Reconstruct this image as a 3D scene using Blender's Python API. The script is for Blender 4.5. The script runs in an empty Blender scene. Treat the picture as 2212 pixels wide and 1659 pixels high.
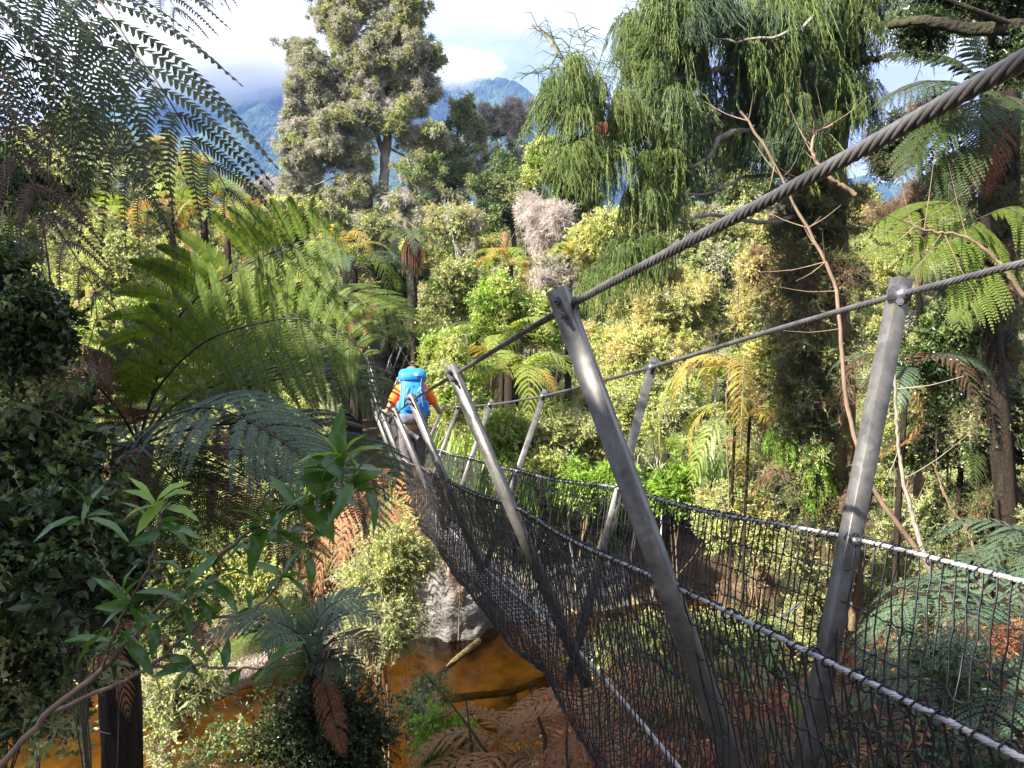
import bpy, math, random
import numpy as np
from mathutils import Vector, Matrix, Euler
rng = np.random.default_rng(7)
random.seed(7)
PI = math.pi
scene = bpy.context.scene
C = bpy.context.collection
# ------------------------------------------------------------------ camera, sky, sun, exposure
PITCH = math.radians(5.1)
FPX, CX, CY = 1661.0, 1106.0, 829.5            # the photo is measured on a 2212 x 1659 grid
cam = bpy.data.cameras.new('camera'); camo = bpy.data.objects.new('camera', cam); C.objects.link(camo)
cam.sensor_width = 36; cam.lens = 36*FPX/2212; cam.clip_start = 0.05; cam.clip_end = 9000
camo.rotation_euler = (PI/2-PITCH, 0, 0); camo.location = (0, 0, 0)
scene.camera = camo
SUN_EL, SUN_AZ = math.radians(36), math.radians(-122)     # azimuth from +Y, positive to +X
SDIR = Vector((math.sin(SUN_AZ)*math.cos(SUN_EL), math.cos(SUN_AZ)*math.cos(SUN_EL), math.sin(SUN_EL)))
sl = bpy.data.lights.new('sun', 'SUN'); sl.energy = 5.0; sl.angle = math.radians(0.53); sl.color = (1, 0.93, 0.80)
so = bpy.data.objects.new('sun', sl); C.objects.link(so); so.location = (-30, 0, 40)
so.rotation_euler = SDIR.to_track_quat('Z', 'Y').to_euler()
W = bpy.data.worlds.new('World'); scene.world = W; W.use_nodes = True
nt = W.node_tree; N = nt.nodes; L = nt.links; N.clear()
out = N.new('ShaderNodeOutputWorld'); bg = N.new('ShaderNodeBackground'); bg.inputs[1].default_value = 0.075
sky = N.new('ShaderNodeTexSky'); sky.sky_type = 'NISHITA'; sky.sun_disc = False
sky.sun_elevation = SUN_EL; sky.sun_rotation = SUN_AZ % (2*PI); sky.air_density = 1.0; sky.dust_density = 1.0
tc = N.new('ShaderNodeTexCoord'); mp = N.new('ShaderNodeMapping'); mp.inputs['Scale'].default_value = (1.0, 1.0, 2.2)
mp.inputs['Location'].default_value = (0.35, 0.1, 0.27)
cn = N.new('ShaderNodeTexNoise'); cn.inputs['Scale'].default_value = 2.3; cn.inputs['Detail'].default_value = 7; cn.inputs['Roughness'].default_value = 0.55
cr = N.new('ShaderNodeValToRGB'); cr.color_ramp.elements[0].position = 0.34; cr.color_ramp.elements[1].position = 0.56
cr.color_ramp.elements[0].color = (0.55, 0.55, 0.55, 1)
mx = N.new('ShaderNodeMixRGB'); mx.inputs[2].default_value = (1, 1, 1, 1)
cn2 = N.new('ShaderNodeTexNoise'); cn2.inputs['Scale'].default_value = 3.1; cn2.inputs['Detail'].default_value = 5
cr2 = N.new('ShaderNodeValToRGB'); cr2.color_ramp.elements[0].position = .40; cr2.color_ramp.elements[1].position = .58; cr2.color_ramp.elements[0].color = (2.5, 2.8, 3.9, 1); cr2.color_ramp.elements[1].color = (5.6, 5.7, 5.8, 1)
L.new(mp.outputs[0], cn2.inputs['Vector']); L.new(cn2.outputs[0], cr2.inputs[0]); L.new(cr2.outputs[0], mx.inputs[2])
L.new(tc.outputs['Generated'], mp.inputs[0]); L.new(mp.outputs[0], cn.inputs['Vector']); L.new(cn.outputs[0], cr.inputs[0])
L.new(cr.outputs[0], mx.inputs[0]); L.new(sky.outputs[0], mx.inputs[1]); L.new(mx.outputs[0], bg.inputs[0]); L.new(bg.outputs[0], out.inputs[0])
vs = scene.view_settings; vs.view_transform = 'Standard'; vs.look = 'None'; vs.exposure = 2.2; vs.gamma = 1; vs.use_curve_mapping = False
scene.cycles.max_bounces = 8; scene.cycles.transparent_max_bounces = 24; scene.cycles.volume_bounces = 1
scene.cycles.sample_clamp_indirect = 6
WL = -5.45                                      # water level
# ------------------------------------------------------------------ helpers
cp, sp = math.cos(PITCH), math.sin(PITCH)
def P(u, v, d):
    x = (u-CX)/FPX*d; h = (CY-v)/FPX*d
    return Vector((x, cp*d + sp*h, -sp*d + cp*h))
def PV(lst): return [P(*p) for p in lst]
def tag(o, label=None, cat=None, group=None, kind=None):
    if label: o['label'] = label
    if cat: o['category'] = cat
    if group: o['group'] = group
    if kind: o['kind'] = kind
    return o
def empty(name, loc, rz=0):
    o = bpy.data.objects.new(name, None); C.objects.link(o); o.location = loc; o.rotation_euler = (0, 0, rz); o.empty_display_size = .1
    return o
class MB:
    def __init__(s): s.v = []; s.q = []; s.t = []; s.n = 0; s.qm = []; s.tm = []
    def add(s, V, Q=None, T=None, m=0):
        V = np.asarray(V, float).reshape(-1, 3); s.v.append(V)
        if Q is not None and len(Q): Q = np.asarray(Q, int).reshape(-1, 4)+s.n; s.q.append(Q); s.qm.append(np.full(len(Q), m))
        if T is not None and len(T): T = np.asarray(T, int).reshape(-1, 3)+s.n; s.t.append(T); s.tm.append(np.full(len(T), m))
        s.n += len(V)
    def mesh(s, name, mats, smooth=False):
        me = bpy.data.meshes.new(name)
        V = np.concatenate(s.v) if s.v else np.zeros((0, 3))
        Q = np.concatenate(s.q) if s.q else np.zeros((0, 4), int); T = np.concatenate(s.t) if s.t else np.zeros((0, 3), int)
        me.vertices.add(len(V)); me.vertices.foreach_set('co', V.ravel())
        me.loops.add(Q.size+T.size); me.loops.foreach_set('vertex_index', np.concatenate([Q.ravel(), T.ravel()]).astype(np.int32))
        me.polygons.add(len(Q)+len(T))
        st = np.concatenate([np.arange(len(Q))*4, len(Q)*4+np.arange(len(T))*3]).astype(np.int32)
        me.polygons.foreach_set('loop_start', st)
        me.polygons.foreach_set('material_index', np.concatenate(s.qm+s.tm).astype(np.int32) if (s.qm or s.tm) else [])
        if smooth: me.polygons.foreach_set('use_smooth', np.ones(len(Q)+len(T), bool))
        for m in (mats if isinstance(mats, (list, tuple)) else [mats]): me.materials.append(m)
        me.update(calc_edges=True); me.validate()
        return me
    def build(s, name, mats, parent=None, smooth=False, off=None):
        if off is not None: s.v = [v-np.array(off) for v in s.v]
        o = bpy.data.objects.new(name, s.mesh(name, mats, smooth)); C.objects.link(o)
        if parent: o.parent = parent
        return o
    # --- shapes
    def segs(s, A, B, ra, rb, sides=3, m=0):
        A = np.asarray(A, float).reshape(-1, 3); B = np.asarray(B, float).reshape(-1, 3); n = len(A)
        if n == 0: return
        ra = np.broadcast_to(np.asarray(ra, float), (n,)); rb = np.broadcast_to(np.asarray(rb, float), (n,))
        D = B-A; D /= np.linalg.norm(D, axis=1, keepdims=True)+1e-9
        U = np.where(np.abs(D[:, 2:3]) < .9, np.array([[0, 0, 1.]]), np.array([[1., 0, 0]]))
        X = np.cross(D, U); X /= np.linalg.norm(X, axis=1, keepdims=True)+1e-9; Y = np.cross(D, X)
        ang = np.arange(sides)*2*PI/sides
        ring = X[:, None]*np.cos(ang)[None, :, None]+Y[:, None]*np.sin(ang)[None, :, None]
        V = np.concatenate([A[:, None]+ring*ra[:, None, None], B[:, None]+ring*rb[:, None, None]], 1)
        k = np.arange(sides); k2 = (k+1) % sides
        Q = np.stack([k, k2, k2+sides, k+sides], 1)[None]+(np.arange(n)*2*sides)[:, None, None]
        s.add(V, Q=Q, m=m)
    def tube(s, pts, rad, sides=8, m=0, cap=True, wob=0, seed=0):
        p = np.array([list(x) for x in pts], float); n = len(p)
        r = np.broadcast_to(np.asarray(rad, float), (n,))
        T = np.gradient(p, axis=0); T /= np.linalg.norm(T, axis=1, keepdims=True)+1e-9
        up = np.array([0, 0, 1.]) if abs(T[0][2]) < .9 else np.array([0, 1., 0])
        X = np.cross(T[0], up); X /= np.linalg.norm(X)
        ang = np.arange(sides)*2*PI/sides; V = []
        rg = np.random.default_rng(seed)
        lob = 1+wob*rg.normal(size=(sides,)) if wob else np.ones(sides)
        for i in range(n):
            X = X-T[i]*np.dot(X, T[i]); X /= np.linalg.norm(X)+1e-9; Y = np.cross(T[i], X)
            rr = r[i]*(lob*(1+wob*.6*rg.normal(size=sides)) if wob else 1)
            rr = np.broadcast_to(rr, (sides,))
            V.append(p[i]+(X[None]*np.cos(ang)[:, None]+Y[None]*np.sin(ang)[:, None])*rr[:, None])
        V = np.concatenate(V); k = np.arange(sides); k2 = (k+1) % sides
        Q = (np.stack([k, k2, k2+sides, k+sides], 1)[None]+(np.arange(n-1)*sides)[:, None, None]).reshape(-1, 4)
        b = s.n; s.add(V, Q=Q, m=m)
        if cap:
            for i, rv in ((0, True), (n-1, False)):
                c = p[i]; kk = np.arange(sides); ring = V[i*sides:(i+1)*sides]
                s.add(np.vstack([ring, c]), T=np.stack([kk, (kk+1) % sides, np.full(sides, sides)], 1)[:, ::-1 if rv else 1], m=m)
    def box(s, c, size, R=None, m=0):
        c = np.array(c, float); h = np.array(size, float)/2
        V = np.array([[x, y, z] for x in (-1, 1) for y in (-1, 1) for z in (-1, 1)], float)*h
        if R is not None: V = V @ np.array(R).T
        s.add(V+c, Q=[[0, 1, 3, 2], [4, 6, 7, 5], [0, 4, 5, 1], [2, 3, 7, 6], [0, 2, 6, 4], [1, 5, 7, 3]], m=m)
    def leaves(s, Pn, D, Nn, Ln, Wd, fold=.25, m=0, mid=.45, curl=0.):
        Pn = np.asarray(Pn, float); n = len(Pn)
        D = D/(np.linalg.norm(D, axis=1, keepdims=True)+1e-9)
        S = np.cross(D, Nn); S /= np.linalg.norm(S, axis=1, keepdims=True)+1e-9; Nn = np.cross(S, D)
        Ln = np.broadcast_to(np.asarray(Ln, float), (n,))[:, None]; Wd = np.broadcast_to(np.asarray(Wd, float), (n,))[:, None]
        c = Pn+D*Ln*mid
        V = np.stack([Pn, c+S*Wd*.5+Nn*Wd*fold, Pn+D*Ln-Nn*Ln*curl, c-S*Wd*.5+Nn*Wd*fold], 1)
        b = (np.arange(n)*4)[:, None]
        s.add(V, T=np.concatenate([b+[[0, 2, 1]], b+[[0, 3, 2]]], 0), m=m)
def smoothpts(pts, n):
    p = np.array([list(x) for x in pts], float); k = len(p)
    if k == 2: return p[0]+(p[1]-p[0])*np.linspace(0, 1, n)[:, None]
    t = np.concatenate([[0], np.cumsum(np.linalg.norm(np.diff(p, axis=0), axis=1)**.6)])
    T = np.linspace(0, t[-1], n); m = np.gradient(p, t, axis=0)
    i = np.clip(np.searchsorted(t, T, side='right')-1, 0, k-2); h = (t[i+1]-t[i]); s = ((T-t[i])/h)[:, None]; h = h[:, None]
    return (2*s**3-3*s**2+1)*p[i]+(s**3-2*s**2+s)*h*m[i]+(-2*s**3+3*s**2)*p[i+1]+(s**3-s**2)*h*m[i+1]
def norm(a): return a/(np.linalg.norm(a, axis=-1, keepdims=True)+1e-9)
# ------------------------------------------------------------------ materials
def newmat(name):
    m = bpy.data.materials.new(name); m.use_nodes = True; n = m.node_tree.nodes; n.clear()
    o = n.new('ShaderNodeOutputMaterial'); return m, n, m.node_tree.links, o
def leafmat(name, c1, c2, tr=.35, rough=.42, c3=None, spec=.5, trc=None):
    m, n, l, o = newmat(name)
    g = n.new('ShaderNodeNewGeometry'); oi = n.new('ShaderNodeObjectInfo')
    a = n.new('ShaderNodeMath'); a.operation = 'MULTIPLY_ADD'; a.inputs[1].default_value = .55
    b = n.new('ShaderNodeMath'); b.operation = 'MULTIPLY'; b.inputs[1].default_value = .45
    l.new(oi.outputs['Random'], b.inputs[0]); l.new(g.outputs['Random Per Island'], a.inputs[0]); l.new(b.outputs[0], a.inputs[2])
    r = n.new('ShaderNodeValToRGB'); e = r.color_ramp.elements
    e[0].position = .12; e[0].color = (*c1, 1); e[1].position = .85; e[1].color = (*c2, 1)
    if c3: x = e.new(.93); x.color = (*c3, 1)
    l.new(a.outputs[0], r.inputs[0])
    p = n.new('ShaderNodeBsdfPrincipled'); p.inputs['Roughness'].default_value = rough; p.inputs['Specular IOR Level'].default_value = spec
    t = n.new('ShaderNodeBsdfTranslucent'); hs = n.new('ShaderNodeHueSaturation')
    hs.inputs['Hue'].default_value = .485; hs.inputs['Saturation'].default_value = 1.15; hs.inputs['Value'].default_value = 1.35
    l.new(r.outputs[0], p.inputs['Base Color']); l.new(r.outputs[0], hs.inputs['Color']); l.new(hs.outputs[0], t.inputs[0])
    mxs = n.new('ShaderNodeMixShader'); mxs.inputs[0].default_value = tr
    l.new(p.outputs[0], mxs.inputs[1]); l.new(t.outputs[0], mxs.inputs[2]); l.new(mxs.outputs[0], o.inputs[0])
    return m
def simple(name, c1, c2=None, scale=6, rough=.7, metal=0, bump=.3, bscale=None, stretch=(1, 1, 1), spec=.4, c3=None, lo=.35, hi=.65, coord='Object', dist=.02):
    m, n, l, o = newmat(name)
    tcn = n.new('ShaderNodeTexCoord'); mpn = n.new('ShaderNodeMapping'); mpn.inputs['Scale'].default_value = stretch
    l.new(tcn.outputs[coord], mpn.inputs[0])
    ns = n.new('ShaderNodeTexNoise'); ns.inputs['Scale'].default_value = scale; ns.inputs['Detail'].default_value = 8; ns.inputs['Roughness'].default_value = .65
    l.new(mpn.outputs[0], ns.inputs['Vector'])
    r = n.new('ShaderNodeValToRGB'); e = r.color_ramp.elements; e[0].position = lo; e[1].position = hi
    e[0].color = (*c1, 1); e[1].color = (*(c2 or c1), 1)
    if c3: x = e.new(hi+.12); x.color = (*c3, 1)
    l.new(ns.outputs[0], r.inputs[0])
    p = n.new('ShaderNodeBsdfPrincipled'); p.inputs['Roughness'].default_value = rough; p.inputs['Metallic'].default_value = metal; p.inputs['Specular IOR Level'].default_value = spec
    l.new(r.outputs[0], p.inputs['Base Color'])
    if bump:
        n2 = n.new('ShaderNodeTexNoise'); n2.inputs['Scale'].default_value = bscale or scale*4; n2.inputs['Detail'].default_value = 6
        l.new(mpn.outputs[0], n2.inputs['Vector']); bp = n.new('ShaderNodeBump'); bp.inputs['Strength'].default_value = bump; bp.inputs['Distance'].default_value = dist
        l.new(n2.outputs[0], bp.inputs['Height']); l.new(bp.outputs[0], p.inputs['Normal'])
    l.new(p.outputs[0], o.inputs[0]); return m
M = {}
M['olive'] = leafmat('olive_leaf', (.13, .145, .045), (.34, .36, .13), .3)
M['paleolive'] = leafmat('pale_olive_leaf', (.19, .225, .065), (.42, .46, .17), .32)
M['yellow'] = leafmat('yellow_green_leaf', (.24, .29, .07), (.53, .57, .21), .4)
M['gold'] = leafmat('golden_leaf', (.34, .31, .08), (.60, .56, .22), .35, c3=(.5, .34, .11))
M['bright'] = leafmat('bright_green_leaf', (.12, .23, .03), (.30, .46, .08), .42)
M['green'] = leafmat('green_leaf', (.07, .12, .035), (.17, .25, .075), .35)
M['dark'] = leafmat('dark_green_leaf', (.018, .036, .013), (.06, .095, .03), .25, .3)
M['grey'] = leafmat('grey_green_leaf', (.20, .21, .12), (.42, .42, .27), .25)
M['rimu'] = leafmat('drooping_conifer_leaf', (.07, .125, .03), (.23, .31, .075), .4, c3=(.30, .22, .09))
M['rimudark'] = leafmat('shade_side_conifer_leaf', (.03, .065, .028), (.09, .15, .06), .3)  # darker leaf copy carries the shade of the conifer's right side
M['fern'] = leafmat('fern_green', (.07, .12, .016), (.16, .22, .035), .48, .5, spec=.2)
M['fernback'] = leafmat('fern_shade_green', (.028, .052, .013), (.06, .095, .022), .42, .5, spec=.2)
M['ferndark'] = leafmat('fern_silhouette_dark', (.018, .032, .010), (.04, .06, .018), .3, .5, spec=.2)  # backlit silhouette darkness put into the leaf colour
M['fernblue'] = leafmat('fern_silver_green', (.055, .10, .058), (.10, .16, .09), .25, .45, spec=.3)
M['fernlime'] = leafmat('fern_lime', (.16, .26, .035), (.32, .42, .07), .42)
M['ferngold'] = leafmat('fern_gold', (.38, .30, .05), (.52, .36, .08), .42, c3=(.5, .2, .06))
M['fernrust'] = leafmat('fern_rust', (.20, .075, .03), (.48, .215, .095), .3, .7, c3=(.5, .33, .19))
M['fernbrown'] = leafmat('fern_brown', (.055, .03, .018), (.13, .065, .035), .25, .7)
M['broad'] = leafmat('glossy_broad_leaf', (.04, .10, .02), (.09, .19, .035), .38, .22, spec=.6)
M['strap'] = leafmat('strap_leaf', (.09, .15, .045), (.22, .30, .11), .3, .35)
M['twig'] = simple('twig_grey', (.30, .26, .22), (.58, .53, .47), 14, .85, bump=.1)
M['twigpink'] = simple('twig_dead_pinkish', (.32, .26, .23), (.58, .50, .46), 10, .9, bump=.1)
M['twigdark'] = simple('twig_dark', (.03, .024, .018), (.09, .07, .05), 14, .85, bump=.1)
M['twigbrown'] = simple('twig_brown', (.12, .075, .045), (.26, .18, .11), 14, .85, bump=.1)
M['stipe'] = simple('fern_stalk', (.012, .010, .006), (.045, .035, .018), 20, .5, bump=.1)
M['stipegreen'] = simple('fern_stalk_pale', (.14, .13, .04), (.25, .19, .07), 20, .5, bump=.1)
M['bark'] = simple('mossy_bark', (.07, .05, .03), (.22, .16, .085), 5, .95, bump=.9, bscale=26, stretch=(1, 1, .4), c3=(.11, .13, .035), dist=.05)
M['barkgrey'] = simple('grey_bark', (.12, .10, .08), (.36, .32, .27), 4, .9, bump=.7, bscale=18, stretch=(1, 1, .35), c3=(.2, .17, .04), dist=.04)
M['mosslimb'] = simple('shade_dark_mossy_limb', (.012, .010, .006), (.05, .045, .02), 4, .95, bump=.9, bscale=26, dist=.05)  # the limb's shade is put into a darker bark colour
M['barkdark'] = simple('fern_trunk_fibre', (.008, .006, .004), (.045, .028, .016), 7, .95, bump=1, bscale=40, stretch=(3, 3, .5), dist=.04)
M['saplingbark'] = simple('smooth_sapling_bark', (.13, .085, .06), (.24, .165, .115), 5, .8, bump=.25, stretch=(2, 2, .6))
M['skirt'] = simple('dead_frond_skirt', (.05, .022, .012), (.20, .09, .045), 16, .95, bump=.8, stretch=(4, 4, .4))
def steel(name, base, dirt, rough, metal):
    m, n, l, o = newmat(name); tcn = n.new('ShaderNodeTexCoord')
    v = n.new('ShaderNodeTexVoronoi'); v.inputs['Scale'].default_value = 45; l.new(tcn.outputs['Object'], v.inputs['Vector'])
    a = n.new('ShaderNodeTexNoise'); a.inputs['Scale'].default_value = 9; a.inputs['Detail'].default_value = 9; a.inputs['Roughness'].default_value = .7; l.new(tcn.outputs['Object'], a.inputs['Vector'])
    r = n.new('ShaderNodeValToRGB'); r.color_ramp.elements[0].position = .36; r.color_ramp.elements[1].position = .56
    r.color_ramp.elements[0].color = (*dirt, 1); r.color_ramp.elements[1].color = (*base, 1); l.new(a.outputs[0], r.inputs[0])
    mxx = n.new('ShaderNodeMixRGB'); mxx.blend_type = 'MULTIPLY'; mxx.inputs[0].default_value = .35
    l.new(r.outputs[0], mxx.inputs[1]); l.new(v.outputs['Color'], mxx.inputs[2])
    bw = n.new('ShaderNodeRGBToBW'); l.new(v.outputs['Color'], bw.inputs[0]); l.new(bw.outputs[0], mxx.inputs[2])
    p = n.new('ShaderNodeBsdfPrincipled'); p.inputs['Metallic'].default_value = metal; p.inputs['Roughness'].default_value = rough
    l.new(mxx.outputs[0], p.inputs['Base Color'])
    bp = n.new('ShaderNodeBump'); bp.inputs['Strength'].default_value = .12; bp.inputs['Distance'].default_value = .002; l.new(a.outputs[0], bp.inputs['Height']); l.new(bp.outputs[0], p.inputs['Normal'])
    l.new(p.outputs[0], o.inputs[0]); return m
M['steel'] = steel('galvanised_steel', (.155, .148, .138), (.08, .076, .07), .42, .35)
M['cable'] = steel('wire_rope_steel', (.16, .155, .16), (.07, .07, .07), .45, .5)
M['cablelight'] = steel('bright_wire_rope', (.5, .5, .52), (.35, .34, .33), .45, .4)
M['bolt'] = steel('bolt_steel', (.18, .18, .21), (.1, .1, .1), .4, .7)
M['net'] = simple('black_netting', (.007, .007, .010), (.018, .018, .024), 30, .5, bump=0, spec=.45)
# ------------------------------------------------------------------ terrain
def vnoise(x, y, s, seed=0):
    x = np.asarray(x, float)/s; y = np.asarray(y, float)/s; xi = np.floor(x).astype(int); yi = np.floor(y).astype(int)
    def h(a, b): return (np.sin(a*127.1+b*311.7+seed*74.7)*43758.5453) % 1
    fx = x-xi; fy = y-yi; fx = fx*fx*(3-2*fx); fy = fy*fy*(3-2*fy)
    return (h(xi, yi)*(1-fx)+h(xi+1, yi)*fx)*(1-fy)+(h(xi, yi+1)*(1-fx)+h(xi+1, yi+1)*fx)*fy
def rdist(x, y): return np.asarray(y, float)-(11+.30*np.asarray(x, float)+.7*np.sin(np.asarray(x, float)*.35))
def ground(x, y):
    dd = rdist(x, y); hw = np.interp(x, [-.3, 1.6], [0, 1.0]); s1 = -2.3-dd+hw; s2 = dd-2.4+hw*.5
    a = np.interp(s1, [-2.3, -1.2, 0, .5, 2.7, 4.7, 6.2, 8.7, 30], [-.75, -.6, -.05, .25, .9, 2.0, 3.3, 3.85, 5.5])
    b = np.interp(s2, [-2.4, -1.2, 0, .35, 1.2, 4, 10, 22, 50, 120, 300], [-.75, -.6, -.05, .75, 1.0, 1.6, 3.0, 6.8, 10, 14, 30])
    off = np.where(dd < 0, a, b)
    n = (vnoise(x, y, 1.3)-.5)*.22+(vnoise(x, y, .4, 3)-.5)*.09+(vnoise(x, y, 6, 5)-.5)*.6*np.clip(np.abs(dd)/8-.4, 0, 2)
    g_ = WL+off+n*np.clip(np.abs(dd)-1.0, .25, 1)
    bx = np.interp(y, [12, 16, 20, 25, 28.5], [-1.65, -2.5, -3.3, -4.3, -4.85]); cap = np.interp(y, [12, 16, 20, 25, 28.5], [-2.75, -2.6, -2.45, -2.2, -2.0])-.55+np.clip(np.abs(x-bx)-1.3, 0, 9)*1.3   # the cleared line under the span
    return np.where((np.asarray(y) > 12) & (np.asarray(y) < 29), np.minimum(g_, cap), g_)
def gz(x, y): return float(ground(np.array([x]), np.array([y]))[0])
def grid(name, xs, ys, f, mats, mfun=None, smooth=True):
    X, Y = np.meshgrid(xs, ys); Z = f(X, Y); V = np.stack([X, Y, Z], -1).reshape(-1, 3); nx = len(xs); ny = len(ys)
    i = np.arange(nx-1)[None]+np.arange(ny-1)[:, None]*nx
    Q = np.stack([i, i+1, i+1+nx, i+nx], -1).reshape(-1, 4); b = MB(); b.add(V, Q=Q); return b.build(name, mats, smooth=smooth)
M['ground'] = simple('forest_floor', (.035, .024, .013), (.13, .085, .045), 3.5, .95, bump=.9, bscale=30, c3=(.09, .10, .035), dist=.05)
M['mud'] = simple('grey_river_mud', (.085, .082, .076), (.19, .178, .16), 2.2, .75, bump=1, bscale=9, dist=.08, stretch=(1, 1, 2.2))
M['bed'] = simple('shadow_mottled_bed_sand', (.10, .07, .025), (.74, .57, .28), 1.1, .9, bump=.8, bscale=7, lo=.36, hi=.56)  # dark patches in the sand stand in for shadows on the bed
xs = np.concatenate([np.linspace(-300, -20, 40), np.linspace(-19.7, 20, 220), np.linspace(21, 300, 40)])
ys = np.concatenate([np.linspace(-60, -2, 20), np.linspace(-1.8, 30, 200), np.linspace(31, 600, 60)])
g = grid('ground', xs, ys, ground, [M['ground'], M['mud'], M['bed']]); tag(g, kind='structure')
ce = np.zeros(len(g.data.polygons)*3); g.data.polygons.foreach_get('center', ce); ce = ce.reshape(-1, 3); dd = rdist(ce[:, 0], ce[:, 1])
mi = np.where(ce[:, 2] < WL+.04, 2, 0); mi = np.where((dd > 1.8) & (dd < 4.4+vnoise(ce[:, 0], ce[:, 1], 1.1)) & (ce[:, 2] > WL-.02) & (ce[:, 0] < 2.2) & (ce[:, 0] > -1.9), 1, mi)
mi = np.where((np.abs(dd) < 2.1) & (ce[:, 2] < WL+.04), 2, mi)
g.data.polygons.foreach_set('material_index', mi.astype(np.int32))
m, n, l, o = newmat('tannin_water')
tr = n.new('ShaderNodeBsdfTransparent'); tr.inputs[0].default_value = (.84, .585, .235, 1)
gl = n.new('ShaderNodeBsdfGlossy'); gl.inputs['Roughness'].default_value = .03
fr = n.new('ShaderNodeFresnel'); fr.inputs[0].default_value = 1.33; nz = n.new('ShaderNodeTexNoise'); nz.inputs['Scale'].default_value = 3.5; nz.inputs['Detail'].default_value = 3
tcw = n.new('ShaderNodeTexCoord'); l.new(tcw.outputs['Object'], nz.inputs['Vector'])
bp = n.new('ShaderNodeBump'); bp.inputs['Strength'].default_value = .45; bp.inputs['Distance'].default_value = .03; l.new(nz.outputs[0], bp.inputs['Height'])
l.new(bp.outputs[0], gl.inputs['Normal']); l.new(bp.outputs[0], fr.inputs['Normal']); ms = n.new('ShaderNodeMixShader')
l.new(fr.outputs[0], ms.inputs[0]); l.new(tr.outputs[0], ms.inputs[1]); l.new(gl.outputs[0], ms.inputs[2]); l.new(ms.outputs[0], o.inputs[0]); M['water'] = m
b = MB(); b.add([[-60, -12, WL], [60, 24, WL], [60, 36, WL], [-60, 0, WL]], Q=[[0, 1, 2, 3]])
tag(b.build('river_water', M['water']), kind='structure')
# mountain
def ridge(px):   # skyline heights, photo px -> metres at 1500 m
    return None
MD = 1500.
def mount(X, Y):
    ux = X/MD*FPX+CX
    sk = np.interp(ux, [-900, 0, 300, 480, 650, 900, 1030, 1120, 1200, 1320, 1900, 2400, 3200], [360, 330, 215, 150, 90, 120, 172, 196, 250, 330, 395, 380, 420])
    H = P(0, 0, 1).z*0+np.array([P(CX, v, MD).z for v in np.linspace(0, 500, 51)])
    top = np.interp(sk, np.linspace(0, 500, 51), H)
    t = np.clip(1-np.abs(Y-MD)/ (900.), 0, 1)
    spur = np.abs(((X+ (MD-Y)*.55)/170) % 2-1)
    base = top*np.clip(t, 0, 1)**1.15
    return -30+(base+30)*(1-.22*(spur)*(1-t)*2*np.clip(t*3, 0, 1))+(vnoise(X, Y, 70)-.5)*50*np.clip((1-t)*4, 0, 1)*np.clip(t*4, 0, 1)+(vnoise(X, Y, 22, 2)-.5)*14+(vnoise(X, Y, 9, 4)-.5)*9
M['mountain'] = simple('forested_mountain', (.01, .028, .02), (.06, .10, .045), .012, .95, bump=1, bscale=.12, lo=.38, hi=.62, dist=12)
mo = grid('mountain', np.linspace(-1700, 1700, 420), np.linspace(600, 1620, 130), mount, M['mountain']); tag(mo, kind='structure')
# ------------------------------------------------------------------ scatter by geometry nodes (foliage masses)
def scat_group(srcs):
    ng = bpy.data.node_groups.new('scatter', 'GeometryNodeTree')
    ng.interface.new_socket('Geometry', in_out='INPUT', socket_type='NodeSocketGeometry'); ng.interface.new_socket('Geometry', in_out='OUTPUT', socket_type='NodeSocketGeometry')
    n = ng.nodes; l = ng.links; gi = n.new('NodeGroupInput'); go = n.new('NodeGroupOutput'); ip = n.new('GeometryNodeInstanceOnPoints'); j = n.new('GeometryNodeJoinGeometry')
    for s in srcs:
        oi = n.new('GeometryNodeObjectInfo'); oi.inputs['Object'].default_value = s; oi.inputs['As Instance'].default_value = True; l.new(oi.outputs['Geometry'], j.inputs[0])
    def na(nm, ty):
        a = n.new('GeometryNodeInputNamedAttribute'); a.data_type = ty; a.inputs['Name'].default_value = nm; return a
    r = na('rot', 'FLOAT_VECTOR'); s = na('scl', 'FLOAT_VECTOR'); i = na('idx', 'INT'); er = n.new('FunctionNodeEulerToRotation')
    l.new(r.outputs[0], er.inputs[0]); l.new(er.outputs[0], ip.inputs['Rotation']); l.new(s.outputs[0], ip.inputs['Scale']); l.new(i.outputs[0], ip.inputs['Instance Index'])
    ip.inputs['Pick Instance'].default_value = True
    l.new(gi.outputs[0], ip.inputs['Points']); l.new(j.outputs[0], ip.inputs['Instance']); l.new(ip.outputs[0], go.inputs[0]); return ng
_groups = {}
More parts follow.
